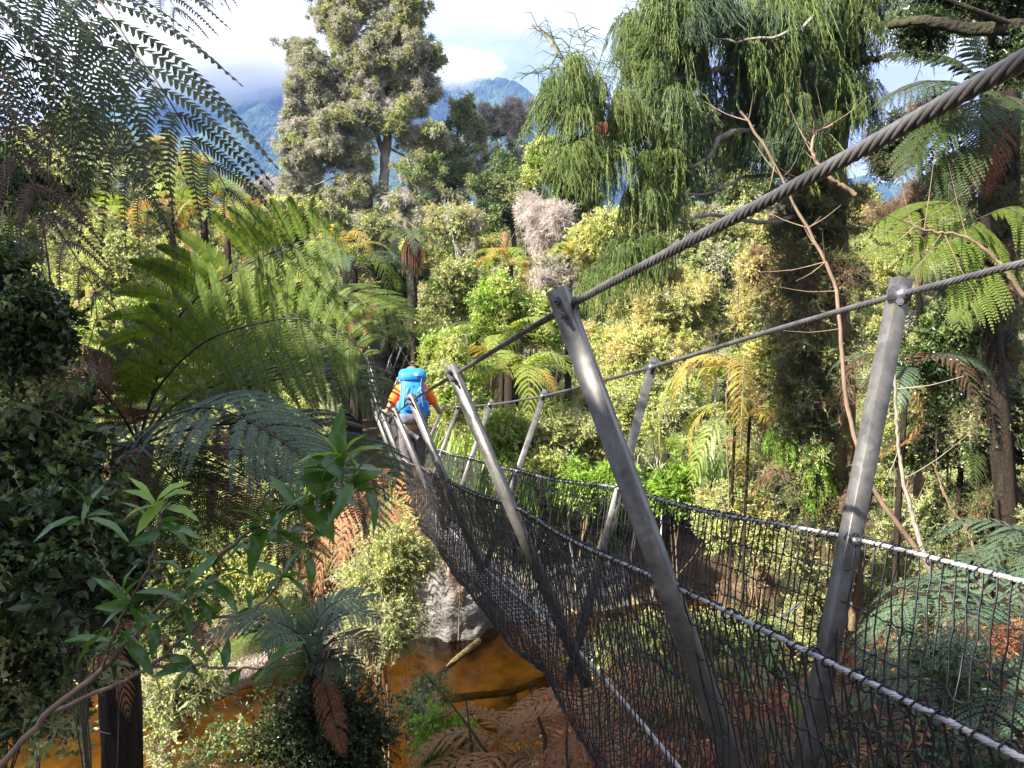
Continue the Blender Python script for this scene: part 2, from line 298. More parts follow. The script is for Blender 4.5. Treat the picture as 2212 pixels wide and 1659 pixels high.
def scatter(name, pts, srcs, scl=1, rot=None, parent=None, kind=None, seed=0, tilt=.5, sq=1, sj=.3, patch=0):
    pts = np.asarray(pts, float).reshape(-1, 3); n = len(pts); rg = np.random.default_rng(seed+n)
    me = bpy.data.meshes.new(name); me.vertices.add(n); me.vertices.foreach_set('co', pts.ravel())
    if rot is None: rot = np.stack([rg.normal(0, tilt, n), rg.normal(0, tilt, n), rg.uniform(0, 2*PI, n)], 1)
    sc = (np.asarray(scl)*rg.uniform(1-sj, 1+sj, n))[:, None]*np.array([1, 1, sq])
    a = me.attributes.new('rot', 'FLOAT_VECTOR', 'POINT'); a.data.foreach_set('vector', np.asarray(rot, float).ravel())
    a = me.attributes.new('scl', 'FLOAT_VECTOR', 'POINT'); a.data.foreach_set('vector', sc.ravel())
    ix = rg.integers(0, len(srcs), n)
    if patch: ix = np.where(rg.uniform(size=n) < .75, np.clip((vnoise(pts[:, 0]+pts[:, 2]*.6, pts[:, 1]+pts[:, 2]*.5, patch, seed)*1.5-.25)*len(srcs), 0, len(srcs)-1).astype(int), ix)
    a = me.attributes.new('idx', 'INT', 'POINT'); a.data.foreach_set('value', ix.astype(np.int32))
    o = bpy.data.objects.new(name, me); C.objects.link(o)
    if parent: o.parent = parent
    key = tuple(s.name for s in srcs)
    if key not in _groups: _groups[key] = scat_group(srcs)
    md = o.modifiers.new('scatter', 'NODES'); md.node_group = _groups[key]
    if kind: o['kind'] = kind
    return o
# ------------------------------------------------------------------ leafy spray prototypes (unit radius about 0.5 m)
def src(name, mb, mats): return bpy.data.objects.new(name, mb.mesh(name, mats))
def spray_mb(seed, ntw=46, nl=10, L=.055, Wd=.028, R=.5, up=.25, droop=.1, tr=.004, tm=1, cl=.6, leaf=True, fork=0, lm=0):
    rg = np.random.default_rng(seed); b = MB(); k = 6
    d = norm(rg.normal(size=(ntw, 3))+[0, 0, up]); st = norm(rg.normal(size=(ntw, 3)))*rg.uniform(0, .3*R, ntw)[:, None]
    ln = R*rg.uniform(.55, 1.1, ntw)
    t = np.linspace(0, 1, k)[None, :, None]
    w = norm(rg.normal(size=(ntw, 3)))*.25
    pts = st[:, None]+d[:, None]*ln[:, None, None]*t*.75+w[:, None]*ln[:, None, None]*(t**2)+np.array([0, 0, -droop])*ln[:, None, None]*t**2+rg.normal(size=(ntw, k, 3))*.018*R*2*t
    rr = tr*(1-.7*t[0, :, 0])
    b.segs(pts[:, :-1], pts[:, 1:], np.tile(rr[:-1], ntw), np.tile(rr[1:], ntw), 3, tm)
    if fork:
        n = ntw*fork; ti = rg.integers(0, ntw, n); ki = rg.integers(1, k-1, n); A = pts[ti, ki]; dd_ = norm(norm(pts[ti, ki+1]-pts[ti, ki])+rg.normal(size=(n, 3))*.55)
        ll = ln[ti]*rg.uniform(.15, .4, n); B = A+dd_*ll[:, None]*.5; Cc = B+norm(dd_+rg.normal(size=(n, 3))*.4)*ll[:, None]*.5
        b.segs(A, B, tr*.55, tr*.4, 3, tm); b.segs(B, Cc, tr*.4, tr*.2, 3, tm)
        if leaf:
            pts2 = np.stack([A, B, Cc], 1)
    if leaf:
        n = ntw*nl; ti = np.repeat(np.arange(ntw), nl); s = rg.uniform(1-cl, 1, n)*(k-1.001); i = s.astype(int); f = (s-i)[:, None]
        p = pts[ti, i]*(1-f)+pts[ti, i+1]*f; T = norm(pts[ti, i+1]-pts[ti, i])
        D = norm(T*.5+rg.normal(size=(n, 3))*.7+[0, 0, .1]); Nn = norm(rg.normal(size=(n, 3))*.6+[0, 0, 1])
        b.leaves(p, D, Nn, L*rg.uniform(.6, 1.25, n), Wd*rg.uniform(.7, 1.2, n), m=lm)
        if fork:
            m2 = n//2; q = rg.integers(0, len(pts2), m2); f = rg.uniform(0, 1, m2)[:, None]; p = pts2[q, 1]*(1-f)+pts2[q, 2]*f
            b.leaves(p, norm(rg.normal(size=(m2, 3))), norm(rg.normal(size=(m2, 3))+[0, 0, 1]), L*rg.uniform(.6, 1.2, m2), Wd, m=lm)
    return b
SH = {}
def proto(key, mats, n=2, **kw): SH[key] = [src('leaf_spray', spray_mb(101*i+len(SH)*13, **kw), mats) for i in range(n)]
small = dict(ntw=50, nl=11, L=.085, Wd=.046, tr=.006)
proto('olive', [M['olive'], M['twig']], **small); proto('paleolive', [M['paleolive'], M['twig']], **small)
proto('yellow', [M['yellow'], M['twigbrown']], **small); proto('green', [M['green'], M['twigbrown']], **small)
proto('dark', [M['dark'], M['twigdark']], **small); proto('grey', [M['grey'], M['twig']], ntw=46, nl=9, L=.08, Wd=.04, tr=.009, fork=3)
proto('gold', [M['gold'], M['twig']], ntw=70, nl=14, L=.075, Wd=.022, tr=.005, up=.5)
proto('bright', [M['bright'], M['twigbrown']], ntw=36, nl=9, L=.12, Wd=.045, tr=.006)
proto('fine', [M['paleolive'], M['twig']], ntw=56, nl=10, L=.05, Wd=.028, tr=.005, fork=3)
proto('twiggy', [M['twig'], M['twig']], ntw=50, nl=0, tr=.008, leaf=False, fork=7)
proto('dead', [M['twigpink'], M['twigpink']], ntw=70, nl=0, tr=.007, leaf=False, fork=8, up=.6)
proto('broadd', [M['dark'], M['twigdark']], ntw=30, nl=8, L=.13, Wd=.06, tr=.006)
proto('broadg', [M['green'], M['twigbrown']], ntw=30, nl=8, L=.13, Wd=.055, tr=.006)
proto('tiny', [M['dark'], M['twigdark']], ntw=60, nl=12, L=.032, Wd=.02, tr=.003)
proto('tinyg', [M['green'], M['twigbrown']], ntw=60, nl=12, L=.032, Wd=.02, tr=.003)
proto('rustd', [M['fernrust'], M['twigbrown']], ntw=50, nl=9, L=.09, Wd=.02, tr=.004, droop=.5)
proto('drytw', [M['twigbrown'], M['twigbrown']], ntw=44, nl=0, tr=.006, leaf=False, fork=6, droop=.5)
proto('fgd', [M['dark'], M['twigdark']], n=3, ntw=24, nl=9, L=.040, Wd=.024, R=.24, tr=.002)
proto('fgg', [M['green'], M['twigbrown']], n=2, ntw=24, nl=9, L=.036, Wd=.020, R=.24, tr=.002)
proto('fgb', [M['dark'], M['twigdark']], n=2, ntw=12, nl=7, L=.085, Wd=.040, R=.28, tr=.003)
proto('airy', [M['paleolive'], M['twig']], n=3, ntw=16, nl=16, L=.030, Wd=.019, R=.36, tr=.0028, up=.9, fork=5, cl=.85)
proto('airyg', [M['yellow'], M['twigbrown']], n=2, ntw=16, nl=16, L=.034, Wd=.02, R=.36, tr=.0028, up=.9, fork=5, cl=.85)
proto('rustf', [M['fernrust'], M['twigbrown']], n=2, ntw=18, nl=16, L=.05, Wd=.012, R=.3, tr=.003, droop=.6, cl=.95)
def lanc_mb(seed):
    rg = np.random.default_rng(seed); b = MB(); n = 13; k = 8; t = np.linspace(0, 1, k)[None, :, None]
    o_ = norm(rg.normal(size=(n, 3))*[1, 1, .1]); ln = rg.uniform(.3, .65, n)[:, None, None]; pts = o_[:, None]*.16*np.sqrt(t)-np.array([0, 0, 1.])*ln*t**1.3+rg.normal(size=(n, k, 3))*.01
    b.segs(pts[:, :-1], pts[:, 1:], .003, .002, 3, 0); m_ = n*22; ti = rg.integers(0, n, m_); ki = rg.integers(0, k-1, m_); p = pts[ti, ki]+(pts[ti, ki+1]-pts[ti, ki])*rg.uniform(size=(m_, 1))
    b.leaves(p, norm(rg.normal(size=(m_, 3))*[.6, .6, .2]+[0, 0, -.8]), norm(rg.normal(size=(m_, 3))), rg.uniform(.05, .10, m_), .014); return b
SH['lanc'] = [src('hanging_leaves', lanc_mb(i), [M['bright']]) for i in range(3)]
def rimu_mb(seed):
    rg = np.random.default_rng(seed); b = MB(); n = 22; k = 9
    t = np.linspace(0, 1, k)[None, :, None]
    out_ = norm(rg.normal(size=(n, 3))*[1, 1, .2]); ln = rg.uniform(.25, .95, n)[:, None, None]
    st = out_*rg.uniform(0, .22, n)[:, None]
    pts = st[:, None]+out_[:, None]*(.30*ln*np.sqrt(t)) - np.array([0, 0, 1.])*ln*(t**1.25)*1.0+np.array([0, 0, .10])*np.sin(t*PI)+rg.normal(size=(n, k, 3))*.012
    b.segs(pts[:, :-1], pts[:, 1:], .0055, .0055, 3, 0)
    m_ = n*24; ti = rg.integers(0, n, m_); ki = rg.integers(1, k-1, m_); f = rg.uniform(0, 1, m_)[:, None]
    A = pts[ti, ki]*(1-f)+pts[ti, ki+1]*f if False else pts[ti, ki]*(1-f)+pts[ti, np.minimum(ki+1, k-1)]*f
    dd_ = norm(np.array([0, 0, -1.])+rg.normal(size=(m_, 3))*.38); ll = rg.uniform(.05, .15, m_)[:, None]
    B = A+dd_*ll*.5; Cc = B+norm(dd_*.6+[0, 0, -.7])*ll*.6
    b.segs(A, B, .005, .0045, 3, 0); b.segs(B, Cc, .0045, .002, 3, 0)
    return b
SH['rimu'] = [src('hanging_spray', rimu_mb(i), [M['rimu']]) for i in range(3)]
SH['rimubrown'] = [src('hanging_spray', rimu_mb(17), [M['fernrust']])]
SH['rimudark'] = [src('hanging_spray', rimu_mb(i+9), [M['rimudark']]) for i in range(2)]
def blob_pts(c, r, n, seed, lobes=9, shell=.55):
    rg = np.random.default_rng(seed); c = np.array(list(c), float); r = np.array(r, float)
    lc = norm(rg.normal(size=(lobes, 3)))*rg.uniform(.35, .78, lobes)[:, None]; lr = rg.uniform(.28, .52, lobes)
    k = rg.integers(0, lobes, n); p = lc[k]+norm(rg.normal(size=(n, 3)))*(lr[k]*rg.uniform(shell, 1.05, n)**.6)[:, None]
    st = rg.uniform(size=n) < .16; p[st] *= rg.uniform(1.05, 1.38, st.sum())[:, None]
    return c+p*r, c+lc*r
# ------------------------------------------------------------------ shrubs and trees
def limbs_mb(base, cen, lobes, tr, seed=0, lean=None):
    rg = np.random.default_rng(seed); b = MB(); base = np.array(list(base)); cen = np.array(list(cen))
    mid = base*.45+cen*.55+rg.normal(size=3)*.05*np.linalg.norm(cen-base)
    trunk = smoothpts([base, mid, cen], 8); b.tube(trunk, np.linspace(tr, tr*.4, 8), 7, wob=.08, seed=seed)
    for i, lc in enumerate(lobes):
        s = trunk[rg.integers(3, 7)]; m_ = (s+lc)/2+rg.normal(size=3)*.1*np.linalg.norm(lc-s)+[0, 0, .08*np.linalg.norm(lc-s)]
        b.tube(smoothpts([s, m_, lc], 6), np.linspace(tr*.38, tr*.1, 6), 5)
    return b
def shrub(name, label, u, v, rx, ry, d, kinds, n, cat='shrub', group=None, scl=.75, tr=None, bark='twig', lobes=8, base=None, shell=.5, rz=None, squash=1):
    c = P(u, v, d); r = rx/FPX*d; h = ry/FPX*d
    bx, by = (c.x, c.y) if base is None else base
    bz = min(gz(bx, by)-.1, c.z-h*.5)
    root = empty(name, (bx, by, bz)); tag(root, label, cat, group)
    ps, lc = blob_pts(c, (r, rz if rz else (r+h)*.5, h), n, int(u*7+v), lobes, shell); off = np.array([bx, by, bz])
    limbs_mb(np.zeros(3), np.array(list(c))-off, lc-off, tr or max(.012, r*.035), int(u+v)).build('trunk', M[bark], root)
    sr = []
    for k in kinds: sr += SH[k]
    scatter('crown', ps-off, sr, scl, parent=root, seed=int(u*3+v), sq=squash, kind='stuff')
    return root
# ------------------------------------------------------------------ ferns
def frond_mb(pts, up, plen, npin=30, npl=22, ang=1.15, droop=.35, pw=.20, seed=0, r0=.012, skip=.06, fwdcurl=.12, t0=.1, peak=.42, simplep=False, lenjit=.05, asym=(1, 1), angs=None):
    rg = np.random.default_rng(seed); b = MB(); R = smoothpts(pts, 40); n = len(R)
    T = norm(np.gradient(R, axis=0)); up = np.array(up, float)
    side = norm(np.cross(T, up)); upn = np.cross(side, T)
    b.tube(R, np.linspace(r0, r0*.15, n), 5, m=1)
    t = np.linspace(t0, .995, npin)**.92; fi = t*(n-1.001); i = fi.astype(int); f = (fi-i)[:, None]
    Rp = R[i]*(1-f)+R[i+1]*f; Tp = norm(T[i]*(1-f)+T[i+1]*f); Sp = norm(side[i]); Up = upn[i]
    # length profile: rises to peak then falls to the tip
    pr = np.where(t < peak, .45+.55*np.sin(np.clip((t-t0)/(peak-t0), 0, 1)*PI/2), np.cos(np.clip((t-peak)/(1-peak), 0, 1)*PI/2)**.85)
    for sgn in (-1, 1):
        keep = rg.uniform(size=npin) > skip*.5
        ln = plen*pr*asym[0 if sgn < 0 else 1]*(1+rg.normal(size=npin)*lenjit)+.015*plen
        a = (ang if angs is None else angs[0 if sgn < 0 else 1])*(1-.30*t)+rg.normal(size=npin)*.04
        D = norm(Sp*sgn*np.sin(a)[:, None]+Tp*np.cos(a)[:, None]+Up*.12+rg.normal(size=(npin, 3))*.03)
        Rk, Dk, Tk, lk = Rp[keep], D[keep], Tp[keep], ln[keep]; m_ = len(Rk)
        def pos(s):   # s (k,)
            s = s[None, :, None]; l_ = lk[:, None, None]
            return Rk[:, None]+Dk[:, None]*l_*s*(1-.12*s)+Tk[:, None]*l_*fwdcurl*s**2-np.array([0, 0, 1.])*l_*droop*s**2.0
        ks = 6; ss = np.linspace(0, 1, ks); Q = pos(ss); b.segs(Q[:, :-1], Q[:, 1:], np.repeat(r0*.28, m_*(ks-1)), np.repeat(r0*.18, m_*(ks-1)), 3, 1)
        s = (np.arange(npl)+.6)/npl; s = s**.95; Pp = pos(s); Pq = pos(s+.02); Tn = norm(Pq-Pp)
        Nn = norm(np.cross(Tn, norm(np.cross(np.tile(Up[keep][:, None], (1, npl, 1)), Tn))))
        B = norm(np.cross(Tn, np.tile(Up[keep][:, None], (1, npl, 1)))); Nn = norm(np.cross(B, Tn))
        lp = pw*(np.clip(1-s, 0, 1)**.55)*(.55+.45*np.clip(s*6, 0, 1)); base_l = np.minimum(lk, plen)[:, None]*lp[None]*(.55+.45*plen/np.maximum(lk[:, None], .3*plen))*.8
        wid = lk[:, None]/npl*1.0*np.ones_like(base_l)
        for q in (-1, 1):
            Dl = norm(B*q+Tn*.42+Nn*-.12+rg.normal(size=B.shape)*.05)
            ok = (rg.uniform(size=base_l.shape) > .01)
            a_, d_, l_, w_, tn, nn = Pp[ok], Dl[ok], base_l[ok][:, None], wid[ok][:, None], Tn[ok], Nn[ok]
            Vq = np.stack([a_-tn*w_*.47, a_+tn*w_*.47, a_+d_*l_*.70+tn*w_*.40+nn*l_*.03, a_+d_*l_-nn*l_*.06, a_+d_*l_*.66-tn*w_*.30], 1); bb = (np.arange(len(a_))*5)[:, None]
            b.add(Vq, T=np.concatenate([bb+[[0, 1, 2]], bb+[[0, 2, 4]], bb+[[4, 2, 3]]], 0), m=0)
    return b
def frond(parent, pts, mat='fernback', up=(0, 0, 1), plen=.4, off=None, label=None, stipe='stipe', **kw):
    pts = [np.array(list(p), float) for p in pts]
    b = frond_mb(pts, up, plen, **kw); o = b.build('frond', [M[mat], M[stipe]], parent, off=off if off is not None else (list(parent.location) if parent else None))
    if label: o['label'] = label
    return o
# shared frond meshes (1 m long, growing along +X, arching down)
def std_frond(seed, arch=.35, npin=20, npl=13, drp=.3, plen=.25, rise=.35):
    pts = [(0, 0, 0), (.3, 0, rise*.42), (.62, 0, rise*.42), (.85, 0, rise*.42-arch*.35), (1.0, 0, rise*.3-arch)]
    return frond_mb(pts, (0, 0, 1), plen, npin=npin, npl=npl, droop=drp, pw=.15, seed=seed, r0=.008, simplep=True)
FM = {}
for k in ('fern', 'fernback', 'fernblue', 'fernlime', 'ferngold', 'fernrust', 'fernbrown'):
    st = 'stipe' if k in ('fernback', 'fernblue', 'fernbrown', 'fern') else 'stipegreen'
    FM[k] = [std_frond(5, .35).mesh('frond', [M[k], M[st]]), std_frond(6, .6, rise=.5, drp=.4).mesh('frond', [M[k], M[st]])]
    FM[k].append(std_frond(7, .9, rise=.15, drp=.5).mesh('frond', [M[k], M[st]]))
def tree_fern(label, u, v, d, flen, nf, mats, trunk=True, tilt=.15, cat='tree fern', group=None, tr=.09, skirt=None, azr=(0, 2*PI), shape=(0, 1), dead=0, base=None, seed=None, name='tree_fern', lean=0):
    rg = np.random.default_rng(int(seed if seed is not None else u*3+v)); c = P(u, v, d)
    bx, by = (c.x+lean, c.y) if base is None else base
    bz = min(gz(bx, by), c.z-.15)
    root = empty(name, (bx, by, bz)); tag(root, label, cat, group); top = np.array([c.x-bx, c.y-by, c.z-bz])
    if trunk:
        b = MB(); b.tube(smoothpts([(0, 0, -.2), top*.5+rg.normal(size=3)*.04, top], 8), np.linspace(tr*1.25, tr*.8, 8), 9, wob=.12, seed=3); b.build('trunk', M['barkdark'], root)
    if skirt:
        b = MB(); ns = 60; a = rg.uniform(0, 2*PI, ns); A = top+np.stack([np.cos(a)*tr*.9, np.sin(a)*tr*.9, rg.uniform(-.05, .05, ns)], 1)
        l_ = rg.uniform(.6, 1, ns)*skirt; B = A+np.stack([np.cos(a)*tr*1.1, np.sin(a)*tr*1.1, -l_*.5], 1); D_ = B+np.stack([np.cos(a)*-.02, np.sin(a)*-.02, -l_*.5], 1)
        b.segs(A, B, .012, .012, 4); b.segs(B, D_, .012, .006, 4); b.build('dead_frond_skirt', M['skirt'], root)
    for i in range(nf+dead):
        isd = i >= nf; mk = 'fernrust' if isd else mats[i % len(mats)]
        me = FM[mk][2 if isd else shape[i % len(shape)]]; o = bpy.data.objects.new('frond', me); C.objects.link(o); o.parent = root; o.location = top
        az = azr[0]+(azr[1]-azr[0])*((i+rg.uniform(-.3, .3))/max(nf, 1)); s = flen*rg.uniform(.78, 1.1)
        o.rotation_euler = Euler((rg.normal(0, .15), -tilt+rg.normal(0, .16) + (1.0 if isd else 0), az), 'XYZ'); o.scale = (s, s*rg.uniform(.85, 1.1), s)
    return root
exec_parts = True
#@@PART2
# ------------------------------------------------------------------ swing bridge
FR = [  # left top, right top, crossing of the legs
 ((1228, 662, 2.0), (1943, 637, 2.25), (1690, 1915, 2.0)),
 ((988, 806, 3.68), (1405, 794, 3.93), (1243, 1400, 3.75)),
 ((895, 862, 5.8), (1171, 856, 6.05), (1045, 1225, 5.9)),
 ((857, 889, 7.9), (1057, 874, 8.1), (965, 1135, 8.0)),
 ((828, 895, 9.9), (988, 879, 10.1), (910, 1092, 10.0)),
 ((813, 890, 11.9), (954, 882, 12.1), (880, 1060, 12.0)),
 ((806, 866, 13.9), (922, 858, 14.1), (862, 1010, 14.0)),
 ((801, 830, 15.9), (902, 826, 16.1), (849, 960, 16.0)),
 ((797, 796, 17.9), (888, 793, 18.1), (840, 915, 18.0)),
 ((794, 773, 20.2), (876, 772, 20.4), (834, 880, 20.3)),
 ((793, 752, 22.6), (865, 753, 22.8), (829, 852, 22.7)),
 ((792, 735, 25.3), (855, 737, 25.5), (825, 824, 25.4))]
FL = [np.array(P(*a)) for a, b_, c_ in FR]; FRt = [np.array(P(*b_)) for a, b_, c_ in FR]; FX = [np.array(P(*c_)) for a, b_, c_ in FR]
# the span goes on past the right edge of the frame towards the near tower
NL = [np.array(P(2212, 128, .70)), None]; NL[1] = NL[0]+(NL[0]-FL[0])*np.array([1.2, 1.2, 1.5])
d0 = (NL[1]-FL[0])
NR = [np.array(P(2212, 577, 1.86)), None]; NR[1] = FRt[0]+np.array([d0[0]*.95, d0[1], d0[2]*.8])
NX = FX[0]+np.array([.70, -2.7, .25])
far = [np.array(P(790, 717, 28.3)), np.array(P(851, 717, 28.5)), np.array(P(822, 800, 28.4))]
bridge = empty('swing_bridge', tuple(FX[0])); tag(bridge, 'wire swing bridge with crossed steel legs, twisted cables and black netting over the stream', 'bridge')
OFF = np.array(bridge.location)
def rope(name, pts, r, mat, twist_to=7.0, pitch=.11, n=6, parent=bridge, tuber=None):
    b = MB(); S = smoothpts(pts, 900); seg = np.linalg.norm(np.diff(S, axis=0), axis=1); s = np.concatenate([[0], np.cumsum(seg)])
    near = S[:, 1] < twist_to; m_ = near.sum()
    if m_ > 5:
        tot = s[near].max(); k = int(tot/.011); ss = np.linspace(0, tot, k); Q = np.stack([np.interp(ss, s, S[:, j]) for j in range(3)], 1)
        T = norm(np.gradient(Q, axis=0)); X = norm(np.cross(T, [0, 0, 1.])); Y = np.cross(X, T)
        for j in range(n):
            a = ss/pitch*2*PI+j*2*PI/n
            H = Q+(X*np.cos(a)[:, None]+Y*np.sin(a)[:, None])*r*.62
            b.tube(H, r*.43, 5, cap=False)
    rest = ~near; idx = np.where(rest)[0]
    if len(idx) > 3:
        idx = np.concatenate([[idx[0]-1], idx[::12], [idx[-1]]]) if idx[0] > 0 else idx[::12]
        b.tube(S[idx], r, 6)
    return b.build(name, mat, parent, smooth=True, off=OFF)
rope('handrail_cable', [NL[1], NL[0]]+FL+[far[0]], .0098, M['cable'])['label'] = 'left handrail cable, nearest, rising to the upper right'
rope('handrail_cable', [NR[1]]+FRt+[far[1]], .0098, M['cable'])['label'] = 'right handrail cable beyond the walkway'
mL = [a*.52+c*.48 for a, c in zip(FL, FX)]; mR = [a*.56+c*.44 for a, c in zip(FRt, FX)]
mL0 = NL[1]*.52+NX*.48; mR0 = NR[1]*.56+NX*.44
mLf = far[0]*.5+far[2]*.5; mRf = far[1]*.5+far[2]*.5
def sag(pts, am):   # slight sag between frames
    o_ = [pts[0]]
    for a, c in zip(pts[:-1], pts[1:]): o_ += [(a+c)/2-np.array([0, 0, am]), c]
    return o_
rope('netting_cable', sag([mL0]+mL+[mLf], .02), .0056, M['cablelight'], 6.2, .07)['label'] = 'pale cable carrying the near side netting'
rope('netting_cable', sag([mR0]+mR+[mRf], .02), .0062, M['cablelight'], 6.2, .07)['label'] = 'pale cable carrying the far side netting'
rope('walking_cable', [NX]+FX+[far[2]], .0085, M['cablelight'], 6.5, .08)
def square_tube(b, A, B, face, w1, w2, ch=.0022):
    """hollow section from A to B with small chamfered corners; the w1-wide side faces `face`; the top end is open"""
    A = np.array(A); B = np.array(B); T = norm(B-A); F = np.array(face, float); F = norm(F-T*np.dot(F, T)); S = np.cross(T, F); x, y = w1/2, w2/2
    sec = [(-x+ch, y), (x-ch, y), (x, y-ch), (x, -y+ch), (x-ch, -y), (-x+ch, -y), (-x, -y+ch), (-x, y-ch)]; n = 8
    O_ = [A+S*p+F*q for p, q in sec]+[B+S*p+F*q for p, q in sec]; k = .86
    I_ = [A+S*p*k+F*q*k for p, q in sec]+[A+T*.06+S*p*k+F*q*k for p, q in sec]
    V = O_+I_; Q = []
    for i in range(n):
        j = (i+1) % n; Q += [[i, i+n, j+n, j], [i, j, j+2*n, i+2*n], [i+2*n, j+2*n, j+3*n, i+3*n]]
    Q += [[24, 25, 26, 27], [24, 27, 28, 31], [28, 29, 30, 31], [8, 11, 10, 9], [8, 15, 12, 11], [12, 15, 14, 13]]
    b.add(V, Q=Q)
for i in range(len(FR)):
    ext = np.array([0, 0, 0.])
    for side, top in ((0, FL[i]), (1, FRt[i])):
        x = FX[i]; dirn = norm(top-x); F = np.array((-.45, -.9, 0) if side == 0 else (-.97, -.25, 0) if i == 0 else (-.16, -.98, 0)); F = norm(F-dirn*np.dot(F, dirn)); w1, w2 = (.051, .040) if side == 0 else (.045, .049)
        off = F*.034 if side == 0 else np.array([.36, .9, 0])*.040
        A = x-dirn*.17+off*.8+(0 if side else np.array([0, -.03, 0])); B = top+dirn*.05+off
        b = MB(); square_tube(b, B, A, F, w1, w2)
        p_ = b.build('post', M['steel'], bridge, off=OFF)
        b = MB(); seq = FL if side == 0 else FRt; c_ = top; T = norm(seq[min(i+1, 11)]-seq[max(i-1, 0)]) if i else norm(seq[0]-(NL if side == 0 else NR)[0])
        Fc = F if side == 0 else norm(off); Rm = np.stack([T, norm(np.cross(dirn, T)), dirn], 1)
        b.box(c_+T*0, (.060, .034, .036), Rm); b.box(c_+Fc*.010, (.045, .030, .052), Rm)
        for s2 in (-1, 1):
            q0 = c_+dirn*s2*.021+T*(.004*s2)
            b.tube([q0-Fc*.030, q0+Fc*(.038+w2/2+.030)], .0058, 7); b.tube([q0+Fc*(.038+w2/2+.001), q0+Fc*(.038+w2/2+.011)], .0115, 6); b.tube([q0-Fc*.028, q0-Fc*.018], .0115, 6)
            a_ = np.linspace(-1.9, 1.9, 9); X = norm(np.cross(T, dirn)); q1 = c_+T*s2*.018
            b.tube([q1+(X*math.cos(t_+1.57)+dirn*math.sin(t_+1.57))*.0145 for t_ in a_], .004, 5)
        b.build('cable_clamp', M['bolt'], p_, off=OFF)
        # a bolt where the netting cable crosses
        mm = (mL if side == 0 else mR)[i]; b = MB(); b.tube([mm+np.array([0, -.045, 0]), mm+np.array([0, .03, 0])], .006, 6); b.box(mm+np.array([0, -.03, 0]), (.022, .014, .022)); b.build('bolt', M['bolt'], p_, off=OFF)
# crossbar on the far anchor tree
b = MB(); b.box((far[0]+far[1])/2, (1.25, .06, .09)); b.build('crossbar', M['steel'], bridge, off=OFF)
# netting: lofted along the span
secn = 27
def sect(ml, x, mr):
    pts = [ml+np.array([0, 0, .012]), ml*.55+x*.45+(ml-mr)*.10, x+(ml-mr)*.34+np.array([0, 0, -.02]), x+(ml-mr)*.20+np.array([0, 0, -.15]), x+(mr-ml)*.14+np.array([0, 0, -.17]), x+(mr-ml)*.28+np.array([0, 0, -.03]), mr*.55+x*.45+(mr-ml)*.08, mr+np.array([0, 0, .012])]
    return smoothpts(pts, secn)
ML = np.array([mL0]+mL+[mLf]); XX = np.array([NX]+FX+[far[2]]); MR = np.array([mR0]+mR+[mRf])
kn = len(XX); cum = np.concatenate([[0], np.cumsum(np.linalg.norm(np.diff(XX, axis=0), axis=1))])
ns = int(cum[-1]/.037); sv = np.linspace(0.0, cum[-1], ns)
S_ = []
for s in sv:
    i = min(np.searchsorted(cum, s, side='right')-1, kn-2); f = (s-cum[i])/(cum[i+1]-cum[i]); sg = 4*f*(1-f)
    a = ML[i]*(1-f)+ML[i+1]*f-[0, 0, .02*sg]; x = XX[i]*(1-f)+XX[i+1]*f; c_ = MR[i]*(1-f)+MR[i+1]*f-[0, 0, .02*sg]
    q = sect(a, x, c_); w = np.sin(np.linspace(0, PI, secn))[:, None]
    q = q-np.array([0, 0, .05])*sg*w
    S_.append(q)
S_ = np.array(S_)                      # ns x secn x 3
ax = norm(np.gradient(S_, axis=0))
lowf = (vnoise(np.tile(sv[:, None], (1, secn)), np.tile(np.arange(secn)[None]*.1, (ns, 1)), .28, 8)-.5)
lowg = (vnoise(np.tile(sv[:, None], (1, secn)), np.tile(np.arange(secn)[None]*.1, (ns, 1)), .6, 4)-.5)
wq = np.sin(np.linspace(0, PI, secn))[None, :, None]
S_ = S_+ax*(lowf[..., None]*.05*wq)+rng.normal(size=S_.shape)*.0042*np.minimum(1, wq*3+.2)
outw = norm(S_-S_.mean(1, keepdims=True)); S_ = S_+outw*lowg[..., None]*.06*wq
b = MB()
dcam = np.linalg.norm(S_.mean(1), axis=1); rad = np.clip(.0026+dcam*.00006, .0025, .0032)
near = S_.mean(1)[:, 1] < 9
mid = (S_[:, :-1]+S_[:, 1:])/2+rng.normal(size=S_[:, 1:].shape)*.003
for A, B in ((S_[:, :-1], mid), (mid, S_[:, 1:])):
    rr = np.repeat(rad, secn-1); b.segs(A.reshape(-1, 3), B.reshape(-1, 3), rr, rr, 3)
sel = np.arange(secn)[::1]
Hm = (S_[:-1]+S_[1:])/2-np.array([0, 0, .006])
for A, B in ((S_[:-1], Hm), (Hm, S_[1:])):
    rr = np.repeat((rad[:-1]*.85), len(sel)); b.segs(A[:, sel].reshape(-1, 3), B[:, sel].reshape(-1, 3), rr, rr, 3)
# knots near the camera
kp = S_[near].reshape(-1, 3); kr = np.repeat(rad[near], secn)*2.0
oct_ = np.array([[1, 0, 0], [-1, 0, 0], [0, 1, 0], [0, -1, 0], [0, 0, 1], [0, 0, -1.]]); kv = kp[:, None]+oct_*kr[:, None, None]
b.add(kv, T=(np.array([[0, 2, 4], [2, 1, 4], [1, 3, 4], [3, 0, 4], [2, 0, 5], [1, 2, 5], [3, 1, 5], [0, 3, 5]])[None]+(np.arange(len(kp))*6)[:, None, None]).reshape(-1, 3))
